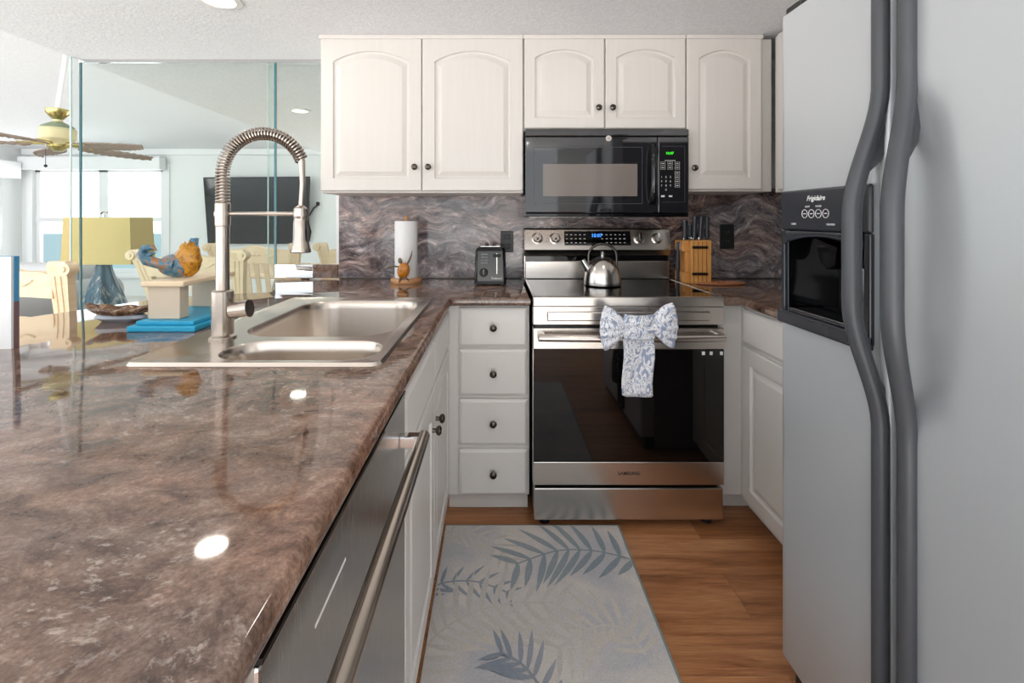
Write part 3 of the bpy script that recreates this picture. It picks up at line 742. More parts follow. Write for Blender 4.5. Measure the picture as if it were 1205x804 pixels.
text('CUBED', .006, (xo-.0005,1.17,1.222), PRINT, dsp, '-x'); text('CRUSHED', .006, (xo-.0005,1.04,1.222), PRINT, dsp, '-x')
build('hinge_cover', B(FXf+.012,FXf+.11,FY1-.07,FY1-.004,FZ1+.001,FZ1+.026,.006), BLACKM, t)

# ================================================================== SMALL THINGS, KITCHEN
# kettle
kx, ky, kz = PX(709,2.2), 2.2, .9232
t = thing('kettle', 'brushed steel kettle with arched handle on the cooker top', 'kettle', (kx,ky,kz))
b = MB(); b.smooth = True; prof=[(.001,0),(.080,0),(.086,.004),(.087,.010)]
for i in range(1,15):
    a = PI/2*i/15; prof.append((.086*math.cos(a)**.85, .010+.125*math.sin(a)))
prof.append((.001,.1355)); b.lathe(prof, (kx,ky,kz), 36); bd = build('body', b, steel('kettle_steel',(205,200,195),.2,(1,1,40)), t)
b = MB(); b.smooth = True; b.lathe([(.008,.133),(.006,.142),(.011,.147),(.012,.153),(.008,.158),(.001,.159)], (kx,ky,kz), 16); build('lid_knob', b, CHROME, bd)
b = MB(); b.smooth = True; b.tube([(kx-.062,ky,kz+.07),(kx-.082,ky,kz+.098),(kx-.094,ky,kz+.118)], [.02,.014,.013], 14); build('spout', b, CHROME, bd)
b = MB(); b.smooth = True
P_=[(kx-.066,ky,kz+.095)]+[(kx-.0*0+.066*-math.cos(PI*i/16), ky, kz+.135+.060*math.sin(PI*i/16)) for i in range(17)]+[(kx+.066,ky,kz+.09)]
b.tube(P_, .0065, 12); build('handle', b, mat('dark_steel',(84,80,78),.2,1), t)
# towel bow
TX, TZ = PX(750,1.79), PZ(382,1.79); TY = RY-.076
t = thing('dish_towel', 'blue and white leaf print towel tied in a bow on the oven handle', 'towel', (TX,TY,.60))
def cloth(name, nu, nv, fn, th=.003):
    b = MB(); b.smooth = True; b.grid(nu, nv, fn); o = build(name, b, TOWEL, t, False); m_ = o.modifiers.new('thickness','SOLIDIFY'); m_.thickness = th; m_.offset = 0; return o
for s_, dz in ((-1,-.006),(1,.004)):
    def lobe(u, v, s_=s_, dz=dz):
        tt = 2*v-1; hh = .024+.062*sm(u)**.9; e = 1-abs(tt)**3
        return (TX+s_*(.036+.112*u*(1-.16*tt*tt)), TY-.012-.020*math.sin(PI*min(1,u*1.02))*e-.0045*u*math.cos(tt*15+s_), TZ+dz+tt*hh-.004*u)
    cloth('bow_loop', 22, 44, lobe)
    def lobe2(u, v, s_=s_, dz=dz):
        tt = 2*v-1; hh = .022+.058*sm(u)
        return (TX+s_*(.036+.108*u*(1-.16*tt*tt)), TY+.002+.010*math.sin(PI*u)-.0045*u*math.cos(tt*15+s_), TZ+dz+tt*hh-.004*u)
    cloth('bow_loop', 18, 44, lobe2)
cloth('knot', 24, 24, lambda u, v: (TX-.058+.116*u, TY-.018-.016*math.sin(PI*u)**.6-.0022*math.cos(v*16+u*2), TZ+.046-.094*v-.004*math.sin(PI*u)*(1-v)))
cloth('tail', 20, 24, lambda u, v: (TX-.060+.118*u+.004*math.sin(6*v), TY-.005-.004*math.sin(u*7+v*3), PZ(398,1.79)-v*(.215+.006*math.sin(u*9))))
cloth('tail', 16, 20, lambda u, v: (TX-.045+.10*u, TY+.007+.003*math.sin(u*6), PZ(398,1.79)-v*.226), .003)
cloth('hanging_band', 12, 14, lambda u, v: (TX-.05+.1*u, RY-.045-.03*math.cos(PI*(v-.02))*1.0, .79+.012*math.sin(PI*v)))
# toaster
tx0, tx1, ty0, ty1, tz = PX(558,2.25), PX(596,2.25), 2.25, 2.49, .9142
t = thing('toaster', 'black two slice toaster standing against the granite backsplash', 'toaster', ((tx0+tx1)/2,2.37,tz))
b = MB(); b.rings([[(x,y,z) for x,y in rrect(tx0+i_,tx1-i_,ty0+i_,ty1-i_,.015)] for i_,z in ((.0,tz+.006),(.0,tz+.02),(.005,tz+.165),(.012,tz+.18),(.02,tz+.184))])
bd = build('body', b, BLACK, t)
b = B(tx0+.03,tx1-.03,ty0+.03,ty1-.03,tz+.1845,tz+.188,.001,1); build('slot_plate', b, CHROME, bd)
for k in (-.018,.018): build('bread_slot', B((tx0+tx1)/2+k-.009,(tx0+tx1)/2+k+.009,ty0+.045,ty1-.045,tz+.1881,tz+.189), BLACKM, bd)
xm = (tx0+tx1)/2
build('lever_slot', B(xm+.030,xm+.033,ty0-.001,ty0+.004,tz+.055,tz+.155), STEEL, bd); build('lever', B(xm+.014,xm+.05,ty0-.022,ty0+.002,tz+.138,tz+.150,.004), BLACKM, bd)
for i in range(4): build('button', B(xm-.045+(0),xm-.012,ty0-.004,ty0+.004,tz+.105+i*.014,tz+.112+i*.014,.001,1), mat('grey_plastic',(120,120,122),.4), bd)
b = MB(); b.smooth=True; b.lathe([(.001,-.016),(.018,-.016),(.021,-.003),(.021,.004)], (xm-.032,ty0,tz+.062), 20, 'y'); k_=build('browning_dial', b, BLACKM, bd)
build('dial_mark', B(xm-.033,xm-.031,ty0-.0175,ty0-.016,tz+.055,tz+.08), PRINT, k_)
text('Cuisinart', .014, (xm+.03,ty0-.0015,tz+.035), PRINT, bd, bold=.0003)
for x in (tx0+.02,tx1-.02):
    for y in (ty0+.02,ty1-.02): build('foot', B(x-.008,x+.008,y-.008,y+.008,tz,tz+.007), BLACKM, t)
# paper towel
px_, py_ = PX(478,2.37), 2.37
t = thing('paper_towel_holder', 'round wooden paper towel holder with a sea turtle figure at its front', 'holder', (px_,py_,.9142))
b = MB(); b.smooth=True; b.lathe([(.076,.9142),(.078,.918),(.078,.932),(.075,.937)], (px_,py_,0), 36); build('base', b, PALEWOOD, t)
b = MB(); b.smooth=True; b.lathe([(.008,.937),(.008,1.232),(.010,1.235),(.011,1.243),(.006,1.25),(.001,1.251)], (px_,py_,0), 16); build('dowel', b, PALEWOOD, t)
ty = py_-.068; tzz = PZ(318,2.31)
Rt = Matrix.Rotation(.25,4,'Y')
b = MB(); b.smooth=True; b.ball((px_+.002,ty-.012,tzz), 1, (.030,.016,.040), 20, Rt); tu = build('turtle_figure', b, TURT, t)
def flip(a, l, w, x, z, cv=.0):
    b = MB(); b.smooth=True; n=8
    b.tube([(x+l*u*math.cos(a+cv*u), ty-.012+.004*u, z+l*u*math.sin(a+cv*u)) for u in [i/n for i in range(n+1)]], [w*(.7+1.2*u*(1-u))*(1-.75*u**3) for u in [i/n for i in range(n+1)]], 8, True, .5); build('turtle_flipper', b, TURTG, tu)
flip(.95,.078,.010,px_+.016,tzz+.026,.25); flip(2.9,.088,.010,px_-.02,tzz+.018,.5); flip(-.9,.032,.007,px_+.012,tzz-.03); flip(-1.9,.032,.007,px_-.01,tzz-.03)
b = MB(); b.smooth=True; b.ball((px_-.014,ty-.013,tzz+.048), 1, (.011,.010,.015), 12, Matrix.Rotation(-.3,4,'Y')); build('turtle_head', b, TURTG, tu)
t = thing('paper_towel_roll', 'full white paper towel roll standing on the turtle holder', 'paper towel', (px_,py_,.938))
b = MB(); b.smooth=True
b.rings([[(px_+r*math.cos(2*PI*j/40), py_+r*math.sin(2*PI*j/40), z) for j in range(40)] for r,z in ((.012,.9385),(.056,.9385),(.0575,.941),(.0575,1.222),(.056,1.224),(.021,1.224),(.021,1.21),(.0115,1.21))])
build('roll', b, PAPER, t)
# outlets
def outlet(px0,px1,py0,py1,lab):
    x0,x1,z0,z1 = PX(px0,2.54),PX(px1,2.54),PZ(py1,2.54),PZ(py0,2.54)
    t = thing('wall_outlet', lab, 'outlet', ((x0+x1)/2,2.545,z0)); build('cover_plate', B(x0,x1,2.538,2.5448,z0,z1,.002), mat('outlet_black',(14,14,15),.4), t)
    xm,zm=(x0+x1)/2,(z0+z1)/2
    for k in (-.025,.025):
        r_=build('receptacle', B(xm-.017,xm+.017,2.536,2.5379,zm+k-.014,zm+k+.014,.0008,1), BLACKM, t)
        for s_ in (-.006,.006): build('socket_slot', B(xm+s_-.0012,xm+s_+.0012,2.5352,2.5359,zm+k-.004,zm+k+.005), mat('slot_grey',(105,105,108),.4), r_)
outlet(589,604,272,297,'black double outlet on the granite behind the toaster')
outlet(847,864,264,293,'black double outlet on the granite right of the knife block')
# knife block
x0,x1 = PX(803,2.32), PX(835,2.32); y0,y1 = 2.30, 2.42; z0 = .9142; z1 = z0+.215
t = thing('knife_block', 'slotted beech wood knife block standing behind the cooker corner', 'knife block', ((x0+x1)/2,2.36,z0))
b = MB()
b.box(x0+.035,x1,y0,y1,z0,z1,.002); b.box(x0,x0+.0345,y0+.02,y1,z0,z0+.055,.003); b.box(x0,x0+.0345,y0+.02,y1,z1-.055,z1,.003); b.box(x0+.018,x0+.0345,y0+.03,y1,z0+.056,z1-.056)
bd = build('block', b, BEECH, t)
for k in range(4): build('slot_line', B(x0+.048+k*.021,x0+.0500+k*.021,y0-.0008,y0,z0+.004,z1-.004), mat('dark_slot',(92,56,24),.6), bd)
for z in (z0+.05, z1-.034):
    b = MB(); b.smooth=True; b.tube([(x0+.04,y0-.003,z),(x1-.02,y0-.003,z)], .007, 10); st = build('strap', b, mat('dark_bronze',(58,46,40),.3,.7), bd)
KN = [(PX(806,2.34),2.34,.070,.0095,.0),(PX(817,2.35),2.35,.092,.010,.004),(PX(824,2.35),2.35,.088,.010,.006),(PX(832,2.37),2.37,.088,.0095,.0),(PX(812,2.40),2.40,.05,.008,0)]
labs = ['black handled knife with steel cap at the left end of the knife block','tall black handled knife second from left in the knife block','black handled knife with a steel edge third from left in the block','black curved handled knife at the right end of the knife block','short black handled knife at the back of the knife block']
for (x,y,hh,r,lean),lb in zip(KN,labs):
    t = thing('kitchen_knife', lb, 'knife', (x,y,z1), 'knives in the knife block')
    b = MB(); b.smooth=True; n=8; b.tube([(x+lean*u, y, z1+.012+(hh+.015)*u) for u in [i/n for i in range(n+1)]], [1.35*r*(.85+.25*abs(2*u-1)) for u in [i/n for i in range(n+1)]], 10, True, 1.0); h_=build('handle', b, mat('knife_handle',(40,44,52),.3), t)
    build('bolster', B(x-.008,x+.008,y-.004,y+.004,z1+.0005,z1+.0135,.001,1), CHROME, t)
    build('end_cap', B(x+lean-.007,x+lean+.007,y-.005,y+.005,z1+hh+.026,z1+hh+.03,.0015,1), CHROME, t)
# scissors / side knife at left of block
t = thing('kitchen_shears', 'black steel edged shears hanging at the left side of the knife block', 'shears', (x0-.012,2.36,z0))
b = MB(); b.smooth=True; b.tube([(x0-.012,2.35,z0+.002),(x0-.012,2.35,z0+.10),(x0-.010,2.35,z0+.205)], [.007,.009,.008], 10); build('handle', b, mat('knife_handle',(40,44,52),.3), t)
build('blade', B(x0-.0045,x0-.002,2.345,2.365,z0+.01,z0+.2), CHROME, t)
# trivet
cx_, cy_ = PX(846,2.32), 2.30
t = thing('wooden_trivet', 'flat openwork leaf shaped wooden trivet lying right of the knife block', 'trivet', (cx_,cy_,.9142))
b = MB(); b.smooth=True; n=36
def leaf(u): a=2*PI*u; return (cx_+.115*math.cos(a), cy_+.05*math.sin(a)*(1-.3*math.cos(a)), .9195)
b.tube([leaf(i/n) for i in range(n+1)], .005, 8); build('outer_ring', b, TRIVET, t)
b = MB(); b.smooth=True; b.tube([(cx_-.11,cy_,.9195),(cx_+.11,cy_,.9195)], .0045, 8)
for k in range(-3,4):
    for s_ in (-1,1): b.tube([(cx_+k*.026,cy_,.9195),(cx_+k*.026+.022,cy_+s_*.036*(1-(k*.026/.125)**2),.9195)], .0035, 6)
build('ribs', b, TRIVET, t)

# ================================================================== RUG
t = None
b = MB(); b.use(RUGB); RL, RR, RN, RF = -.205, .487, .2, 1.868
b.box(RL,RR,RN,RF,.001,.009,.002,1)
b.use(RUGE); b.box(RR-.006,RR+.001,RN,RF,.001,.0096); b.box(RL,RR,RF-.003,RF+.001,.001,.0096)
def frond(pxpts, nl, la, lb, w, m, z, tip=0, ang=.95):
    b.use(m); C=[Vector(floorpt(*p)) for p in pxpts]
    def P(u):
        s=u*(len(C)-1); i=min(int(s),len(C)-2); f=s-i
        p0=C[max(i-1,0)];p1=C[i];p2=C[i+1];p3=C[min(i+2,len(C)-1)]
        return .5*((2*p1)+(-p0+p2)*f+(2*p0-5*p1+4*p2-p3)*f*f+(-p0+3*p1-3*p2+p3)*f**3)
    def clip(p): return Vector((min(max(p.x,RL+.004),RR-.008), min(max(p.y,RN),RF-.005)))
    n=24; st=[]
    for i in range(n+1):
        p=P(i/n); q=(P(min(1,i/n+.02))-P(max(0,i/n-.02))).normalized(); nn=Vector((-q.y,q.x)); st.append((clip(p+nn*.0035),clip(p-nn*.0035)))
    vs=[(b.bm.verts.new((a.x,a.y,z+.0006)),b.bm.verts.new((c.x,c.y,z+.0006))) for a,c in st]
    for v0,v1 in zip(vs,vs[1:]): b._f([v0[0],v1[0],v1[1],v0[1]])
    for i in range(nl):
        u=(i+.6)/nl; p=P(u); q=(P(min(1,u+.02))-P(max(0,u-.02))).normalized()
        if not tip: q=-q
        for s_,L_ in ((1,la),(-1,lb)):
            uu=u if tip else 1-u
            Lf=L_*(.35+.85*math.sin(PI*(.12+.8*(1-uu))))*random.uniform(.88,1.1); a=s_*(ang-.35*uu)+random.uniform(-.05,.05)
            dd=Vector((q.x*math.cos(a)-q.y*math.sin(a), q.x*math.sin(a)+q.y*math.cos(a))); nn=Vector((-dd.y,dd.x)); k=7; L1=[];L2=[]
            for j in range(k+1):
                e=j/k; ww=w*math.sin(PI*min(1,.06+.94*e))**.8*.5*(1.1-.3*e); c=p+dd*Lf*e+q*(.12*Lf*e*e)
                L1.append(clip(c+nn*ww));L2.append(clip(c-nn*ww))
            zl=z+.000015*(2*i+(s_+1)/2); V1=[b.bm.verts.new((c.x,c.y,zl)) for c in L1];V2=[b.bm.verts.new((c.x,c.y,zl)) for c in L2]
            for j in range(k): b._f([V1[j],V1[j+1],V2[j+1],V2[j]])
frond([(500,640),(530,630),(570,636),(600,662)],11,.09,.09,.014,RUGC,.0091,1,1.2)
frond([(500,705),(520,690),(560,688),(600,702)],8,.07,.08,.014,RUGS,.0092,1,1.2)
frond([(760,775),(735,745),(700,742),(655,768)],10,.13,.13,.018,RUGC,.0093,1,1.25)
frond([(482,800),(510,755),(550,728),(600,714),(660,713)],13,.15,.17,.020,RUGC,.0096,1,1.35)
frond([(752,664),(700,652),(655,652),(606,668)],10,.15,.15,.025,RUGD,.0103,1,1.3)
frond([(650,840),(630,805),(612,785),(588,772)],7,.09,.09,.016,RUGS,.0112,1,1.15)
b.bm.normal_update()
for f_ in b.bm.faces:
    if f_.calc_center_median().z > .009 and f_.normal.z < 0: f_.normal_flip()
o = build('runner_rug', b, None, None, False); tag(o, 'grey runner rug with pale palm leaves lying on the wood floor', 'rug')

# ================================================================== THINGS ON THE PENINSULA
# display stand
t = thing('display_stand', 'small cream shelf stand on a turquoise base behind the faucet', 'stand', (-.95,1.45,.9142))
ang = -.10
def q4(x0,x1,y0,y1,z0,z1,bv=.0): return B(x0,x1,y0,y1,z0,z1,bv)
build('base', q4(-1.05,-.855,1.32,1.62,.9142,.930,.003).box(-1.035,-.868,1.335,1.61,.930,.942,.003), BLUEP, t, label='turquoise stepped base board')
build('post', q4(-1.018,-.925,1.36,1.40,.9425,1.038,.002), BENCHM, t); build('post', q4(-1.018,-.925,1.555,1.60,.9425,1.038,.002), BENCHM, t)
build('shelf_board', q4(-1.03,-.905,1.345,1.615,1.038,1.054,.004), CREAM, t)
# crab figure
cx_, cy_, cz_ = PX(222,1.44), 1.44, 1.0545
t = thing('crab_figurine', 'glazed amber and blue ceramic crab sitting on the display stand', 'figurine', (cx_,cy_,cz_))
b = MB(); b.smooth=True
n=28; rs=[]
for i in range(15):
    a=PI*i/14; ring=[]
    for j in range(n):
        th=2*PI*j/n; r=math.sin(a)*(1+.06*math.cos(9*th)*(1 if math.sin(th)>-.2 else .2))
        ring.append((cx_+.039*r*math.cos(th)-.001, cy_-.026*math.cos(a), cz_+.054+.054*r*math.sin(th)*(1 if math.sin(th)>0 else .98)))
    rs.append(ring)
b.rings(rs); sh_=build('shell', b, CRABO, t)
b = MB(); b.smooth=True
for k in range(7):
    a=PI*.25+PI*.75*k/6; b.tube([(cx_+.003+.032*math.cos(a),cy_,cz_+.054+.05*math.sin(a)),(cx_+.003+.041*math.cos(a),cy_,cz_+.054+.062*math.sin(a))],[.005,.001],6)
build('shell_spines', b, CRABO, sh_)
b = MB(); b.smooth=True; b.ball((cx_-.036,cy_,cz_+.037), 1, (.058,.032,.036), 24); build('underside', b, CRABB, t)
def claw(pts, rr): 
    b=MB(); b.smooth=True; b.tube(pts, rr, 12); build('claw', b, CRABB, t)
X=cx_; Z=cz_
claw([(X-.03,cy_-.02,Z+.04),(X-.07,cy_-.03,Z+.045),(X-.105,cy_-.03,Z+.055),(X-.122,cy_-.03,Z+.075),(X-.112,cy_-.03,Z+.092),(X-.088,cy_-.03,Z+.094),(X-.075,cy_-.03,Z+.084)],[.018,.016,.017,.015,.012,.008,.001])
claw([(X-.105,cy_-.03,Z+.06),(X-.095,cy_-.03,Z+.076),(X-.078,cy_-.03,Z+.078)],[.012,.007,.001])
claw([(X-.03,cy_+.02,Z+.05),(X-.045,cy_+.03,Z+.075),(X-.035,cy_+.03,Z+.092),(X-.012,cy_+.03,Z+.09)],[.012,.013,.010,.001])
# dish
dx, dy = PX(140,1.46), 1.47
t = thing('shell_dish', 'long brown glazed canoe shaped dish on the worktop beside the stand', 'dish', (dx,dy,.9142))
b = MB(); b.smooth=True
def dish(u, v):
    a=2*PI*u; r=v; x=.115*math.cos(a)*r; y=.042*math.sin(a)*r; z=.012+.026*r**3+.010*abs(math.cos(a))**3*r+.003*math.sin(a*9)*r**4
    return (dx+x, dy+y, .9142+z)
b.grid(48, 8, lambda u,v: dish(u,.02+.98*v)); o=build('bowl', b, DISHM, t, False); md=o.modifiers.new('thickness','SOLIDIFY'); md.thickness=.007
b = MB(); b.smooth=True
b.rings([[(dx+rx*math.cos(2*PI*j/32),dy+ry*math.sin(2*PI*j/32),.9142+z) for j in range(32)] for rx,ry,z in ((.06,.02,0),(.085,.03,.010),(.075,.026,.020))]); build('foot', b, DISHB, t)
# canvas
t = thing('canvas_picture', 'white backed canvas board with blue edge standing on the worktop at far left', 'picture', (-1.30,1.15,.9142))
build('canvas', B(-1.42,-1.196,1.148,1.154,.9142,1.141), WHITE, t)
b = MB(); b.use(mat('blue_art_edge',(72,150,196),.4)); b.box(-1.42,-1.194,1.1545,1.166,1.03,1.142); b.use(mat('mauve_art_edge',(120,92,96),.4)); b.box(-1.42,-1.194,1.1545,1.166,.9142,1.0299); build('painted_front', b, None, t)

# ================================================================== DINING / LIVING ROOM
def make_chair(lab, w=.50, slats=True):
    t = thing('dining_chair', lab, 'chair', (0,0,0), 'cream carved dining chairs'); hw=w/2
    P0=Vector((0,0,0))
    for s_ in (-1,1):
        b=MB(); b.smooth=False
        pr=[(.06,0,0,.024),(.0,.25,0,.024),(.01,.45,0,.026),(.0,.7,0,.028),(-.04,.88,.018,.034),(-.075,1.0,.038,.040),(-.088,1.045,.046,.042),(-.088,1.062,.046,.034)]
        rings=[]
        for y,z,fl_,hw_ in pr:
            hx_=hw-.03+fl_
            rings.append([(s_*hx_-hw_,y-.018,z),(s_*hx_+hw_,y-.018,z),(s_*hx_+hw_,y+.018,z),(s_*hx_-hw_,y+.018,z)])
        b.rings(rings)
        lg=build('rear_post', b, CREAM, t)
        b=MB(); b.smooth=True; sx_=s_*(hw+.048); b.tube([(sx_,-.112,1.03),(sx_,-.064,1.03)], .026, 18); b.tube([(sx_,-.118,1.03),(sx_,-.060,1.03)], .011, 12); build('scroll', b, CREAM, lg)
        b=MB(); 
        for q_ in (-.012,.012):
            b.tube([(s_*(hw-.03+fl2)+q_, yy2-.019, zz2) for yy2,zz2,fl2 in ((.0,.7,0),(-.04,.88,.018),(-.075,1.0,.038))], .003, 6)
        build('post_bead', b, CREAM, lg)
    # crest rail
    b=MB(); n=28; rings=[]
    for i in range(n+1):
        u=i/n; x=-hw+.03+(w-.06)*u; top=1.0+.035*math.sin(PI*u)**.7+.012*math.cos(4*PI*u)*math.sin(PI*u); bot=.905+.012*math.sin(PI*u)
        yy=-.062-.01*math.sin(PI*u)
        rings.append([(x,yy-.012,bot),(x,yy-.012-.01,top),(x,yy+.014,top),(x,yy+.014,bot)])
    b.rings(rings); cr=build('crest_rail', b, CREAM, t)
    b=MB(); b.smooth=True
    for s_ in (-1,1):
        b.tube([(s_*(.02+.13*u), -.088-.001, .975+.012*math.sin(u*7)) for u in [i/12 for i in range(13)]], [.009-.005*i/12 for i in range(13)], 8)
        b.ball((s_*.04,-.088,.985), .012, (1.3,.5,.8), 10)
    b.ball((0,-.088,.985), .02, (1,.5,.9), 12); build('carving', b, CREAM, cr)
    build('lower_rail', B(-hw+.03,hw-.03,-.01,.014,.56,.60,.004), CREAM, t)
    if not slats:
        b=MB(); b.smooth=True; b.tube([(.19*math.cos(a_), .0, .70+.10*math.sin(a_)) for a_ in [PI*i_/20 for i_ in range(21)]], .018, 10); build('curved_rail', b, CREAM, t)
    for k in range(5 if slats else 0):
        x=-.14+.07*k; b=MB(); rings=[]
        for i in range(9):
            u=i/8; z=.60+u*.315; yy=.002-.066*u**1.6; rings.append([(x-.017,yy-.006,z),(x+.017,yy-.006,z),(x+.017,yy+.006,z),(x-.017,yy+.006,z)])
        b.rings(rings); build('slat', b, CREAM, t)
    b=MB(); b.rings([[(x,y,z) for x,y in rrect(-hw,hw,.02,.47,.05,4,-i_)] for i_,z in ((.0,.42),(.0,.455),(.012,.465))]); build('seat', b, CREAM, t)
    b=MB(); b.smooth=True; b.rings([[(x,y,z) for x,y in rrect(-hw+.03,hw-.03,.05,.45,.06,5,-i_)] for i_,z in ((.0,.466),(.0,.485),(.01,.497),(.03,.503))]); build('seat_pad', b, CLOTHG, t)
    for s_ in (-1,1):
        b=MB(); b.smooth=True; b.lathe([(.016,0),(.02,.02),(.015,.05),(.022,.2),(.028,.36),(.026,.42)], (s_*(hw-.045),.43,0), 14); build('front_leg', b, CREAM, t)
    return t
def copy_tree(o, parent=None):
    c=o.copy(); COL.objects.link(c)
    if parent is not None: c.parent=parent; c.matrix_parent_inverse=Matrix.Identity(4)
    for ch in list(o.children): copy_tree(ch, c)
    return c
ch0 = make_chair('cream carved dining chair nearest the picture board, seen left of the green glass edge', slats=False)
cs = make_chair('cream carved dining chair behind the glass between the crab and the faucet handle', w=.56)
def put(o, x, y, rz, lab=None, sc=None):
    o.location=(x,y,0); o.rotation_euler=(0,0,rz)
    if lab: o['label']=lab
c1 = cs; c2 = copy_tree(cs); c3 = copy_tree(cs)
put(ch0, PX(88,1.95)-.29, 2.0, .0)
put(c1, PX(234,2.72), 2.72, -.06, 'cream carved dining chair behind the glass between the crab and the faucet handle')
put(c2, PX(306,3.42), 3.42, .0, 'cream carved dining chair seen below the television between faucet and spray head')
put(c3, PX(430,3.50), 3.50, .0, 'cream carved dining chair whose post shows beside the granite backsplash edge')
t = thing('dining_table', 'cream dining table beyond the chairs behind the glass', 'table', (-1.6,4.35,0))
b=MB(); b.rings([[(x,y,z) for x,y in rrect(-3.0,-.68,4.02,5.0,.12,6,-i_)] for i_,z in ((.02,.72),(0,.73),(0,.755),(.01,.765))]); build('table_top', b, CREAM, t)
for x in (-2.85,-.82):
    for y in (4.15,4.85):
        b=MB(); b.smooth=True; b.lathe([(.03,0),(.045,.05),(.03,.12),(.05,.4),(.04,.6),(.055,.72)], (x,y,0), 16); build('leg', b, CREAM, t)
# lamp on console
lx, ly = PX(119,2.8), 2.82
t = thing('console_table', 'low white console table under the blue ceramic lamp', 'table', (lx,ly,0))
build('top', B(lx-.25,lx+.22,ly-.2,ly+.2,.60,.63,.005), TRIM, t)
for a_ in (-.22,.19):
    for c_ in (-.17,.17): build('leg', B(lx+a_-.02,lx+a_+.02,ly+c_-.02,ly+c_+.02,0,.60,.003), TRIM, t)
t = thing('table_lamp', 'table lamp with yellow box shade and blue ceramic base behind the glass', 'lamp', (lx,ly,.63))
b=MB(); b.smooth=True; n=32; rs=[]
for i in range(13):
    u=i/12; z=.6305+.335*u; r=.125*(1-u)**1.3+.038; ring=[]
    for j in range(n):
        th=2*PI*j/n; rr=r*(1+.2*math.cos(6*th+u*2)*(1-u*.4)*(1 if math.cos(6*th+u*2)>0 else .6)); ring.append((lx+rr*math.cos(th), ly+.7*rr*math.sin(th), z))
    rs.append(ring)
b.rings(rs); build('base', b, LAMPB, t)
sw, sd = .185, .10; szb, szt = PZ(310,2.8), PZ(256,2.8)
def shade_corner(u,v,z): # rotated box
    a=.06; return (lx+.035+u*math.cos(a)-v*math.sin(a), ly+u*math.sin(a)+v*math.cos(a), z)
b=MB(); bm=b.bm
cb=[(-sw,-sd),(sw,-sd),(sw,sd),(-sw,sd)]
V0=[bm.verts.new(shade_corner(x*1.06,y*1.06,szb)) for x,y in cb]; V1=[bm.verts.new(shade_corner(x,y,szt)) for x,y in cb]
b.use(SHADE)
for i in range(4): b._f([V0[i],V0[(i+1)%4],V1[(i+1)%4],V1[i]])
o=build('lamp_shade', b, None, t, True); md=o.modifiers.new('thickness','SOLIDIFY'); md.thickness=.004
b=MB(); b.smooth=True; b.tube([(lx,ly,.96),(lx,ly,szt+.02)], .006, 8); b.tube([(lx-.02,ly,szt+.022),(lx-.01,ly,szt+.035),(lx+.01,ly,szt+.037),(lx+.02,ly,szt+.03)], .006, 8); build('finial', b, CHROME, t)
# blue candlestick
t = thing('candle_holder', 'small blue glass candle holder standing on the dining table', 'candle holder', (PX(229,4.3),4.3,.7655))
b=MB(); b.smooth=True; x_=PX(229,4.3); b.lathe([(.05,.766),(.05,.776),(.015,.80),(.015,.96),(.032,1.0),(.036,1.06),(.03,1.06),(.02,1.0)], (x_,4.3,0), 20); build('holder', b, mat('blue_glass',(70,118,150),.1), t)
# armchair
ax, ay = -3.62, 3.35
t = thing('armchair', 'grey upholstered armchair behind the nearest cream chair', 'armchair', (ax,ay,0))
b=B(ax-.36,ax+.36,ay-.3,ay+.45,.16,.34,.03,3,True); build('seat_base', b, CLOTHG, t)
build('seat_cushion', B(ax-.35,ax+.35,ay-.33,ay+.35,.345,.5,.05,4,True), CLOTHG, t)
for s_ in (-1,1):
    b=MB(); b.smooth=True; b.box(ax+s_*.46-.09,ax+s_*.46+.09,ay-.36,ay+.46,.1,.62,.02); b.tube([(ax+s_*.46,ay-.38,.66),(ax+s_*.46,ay+.46,.66)], .115, 22); build('arm', b, CLOTHG, t)
b=MB(); b.smooth=True; b.box(ax-.36,ax+.36,ay+.36,ay+.56,.1,.86,.07,4); build('backrest', b, CLOTHG, t)
build('back_cushion', B(ax-.3,ax+.34,ay+.12,ay+.35,.5,.90,.08,4,True), mat('pale_cushion',(206,208,208),.9), t)
for s_ in (-1,1):
    for y in (ay-.3,ay+.45): build('leg', B(ax+s_*.44-.025,ax+s_*.44+.025,y-.025,y+.025,0,.1), BLACKM, t)
# TV
t = thing('television', 'large dark flat television tilted on the far wall', 'television', (PX(302,7.3),7.46,1.3))
TD = 7.2
c4=[(PX(239,TD),TD+.0,PZ(209,TD)),(PX(364,TD),TD,PZ(208,TD)),(PX(361.5,TD+.2),TD+.2,PZ(287,TD+.2)),(PX(244.5,TD+.2),TD+.2,PZ(287,TD+.2))]
def slabq(c4, t0, t1, m, ins=0):
    c=[Vector(p) for p in c4]; nrm=(c[1]-c[0]).cross(c[3]-c[0]).normalized()
    if nrm.y>0: nrm=-nrm
    ce=sum(c,Vector())/4; c=[p+(ce-p).normalized()*ins for p in c]
    b=MB(); b.rings([[tuple(p+nrm*t0) for p in c],[tuple(p+nrm*t1) for p in c]]); return b
build('frame', slabq(c4,-.045,.0,BLACKM), BLACKM, t); build('screen', slabq(c4,.0005,.003,TVM,.03), TVM, t)
build('wall_mount', B(PX(290,7.4),PX(315,7.4),7.36,7.499,1.25,1.6), BLACKM, t)
t = thing('power_outlet', 'small power outlet with black plug right of the television', 'outlet', (PX(376,7.5),7.49,1.4))
x_=PX(376.5,7.49); z_=PZ(242,7.49)
build('cover_plate', B(x_-.04,x_+.04,7.488,7.4995,z_-.06,z_+.06,.004), WHITE, t); b=MB(); b.smooth=True
build('plug', B(x_-.05,x_-.0,7.45,7.4875,z_+.0,z_+.06,.01), BLACKM, t)
b.tube([(x_-.03,7.45,z_),(x_-.08,7.44,z_-.04),(x_-.15,7.44,z_-.16)], .012, 8); build('cable', b, BLACKM, t)
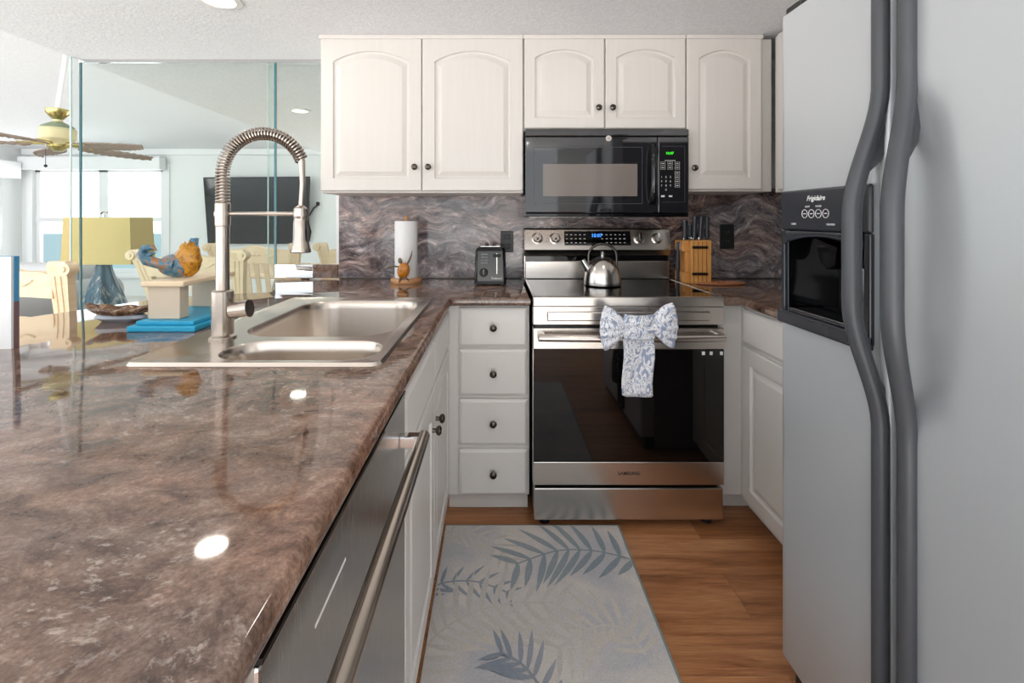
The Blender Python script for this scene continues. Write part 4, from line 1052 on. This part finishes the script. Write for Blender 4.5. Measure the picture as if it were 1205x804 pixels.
# ceiling fan
fd=3.76; cx_=PX(68,fd); cz_=PZ(168,fd)
t = thing('ceiling_fan', 'ceiling fan with palm leaf blades and brass motor in the living room', 'ceiling fan', (cx_,fd,cz_))
b=MB(); b.smooth=True; b.lathe([(.06,PZ(172,fd)),(.085,PZ(168,fd)),(.115,PZ(164,fd)),(.118,PZ(153,fd)),(.10,PZ(149,fd)),(.035,PZ(144,fd)),(.03,PZ(141,fd))], (cx_,fd,0), 32); mt=build('motor_housing', b, FANI, t)
b=MB(); b.smooth=True; b.lathe([(.119,PZ(153.5,fd)),(.10,PZ(148.5,fd)),(.036,PZ(143.5,fd))], (cx_,fd,0), 32, 'z', False); build('green_cap', b, FANG, mt)
b=MB(); b.smooth=True; b.lathe([(.03,PZ(141,fd)),(.05,PZ(138,fd)),(.078,PZ(133,fd)),(.078,PZ(129,fd)),(.02,PZ(127,fd))], (cx_,fd,0), 28); build('brass_collar', b, BRASS, t)
b=MB(); b.smooth=True; b.lathe([(.03,PZ(178,fd)),(.07,PZ(173,fd)),(.07,PZ(170,fd))], (cx_,fd,0), 24); build('switch_housing', b, BRASS, t)
b=MB(); b.smooth=True; b.tube([(cx_,fd,PZ(129,fd)),(cx_+.09,fd,zc(fd)+.0)], .018, 12); build('downrod', b, TRIM, t)
b=MB(); b.smooth=True; b.tube([(cx_-.05,fd-.05,PZ(176,fd)),(cx_-.05,fd-.05,PZ(195,fd))], .002, 6); b.ball((cx_-.05,fd-.05,PZ(196,fd)), .012, (1,1,1), 10); build('pull_chain', b, BLACKM, t)
for k in range(5):
    a=math.radians(-4+72*k); dv=Vector((math.cos(a),math.sin(a),0)); nv=Vector((-dv.y,dv.x,0))
    def bl(u,v,dv=dv,nv=nv):
        w_=.10*math.sin(PI*(.08+.9*u))**.7*(1+.05*math.cos(u*70)); s=2*v-1
        p=Vector((cx_,fd,cz_-.01))+dv*(.15+.57*u)+nv*(w_*s)+Vector((0,0,-.02*u-.012*s-.015*s*s+.004*math.cos(u*60+abs(s)*6))); return tuple(p)
    b=MB(); b.smooth=True; b.grid(50,6,bl); o=build('blade', b, BLADE, t, False); md=o.modifiers.new('thickness','SOLIDIFY'); md.thickness=.006
    b=MB(); b.smooth=True; b.tube([tuple(Vector((cx_,fd,cz_-.01))+dv*.08),tuple(Vector((cx_,fd,cz_-.015))+dv*.24)], .012, 8); build('blade_iron', b, BRASS, o)
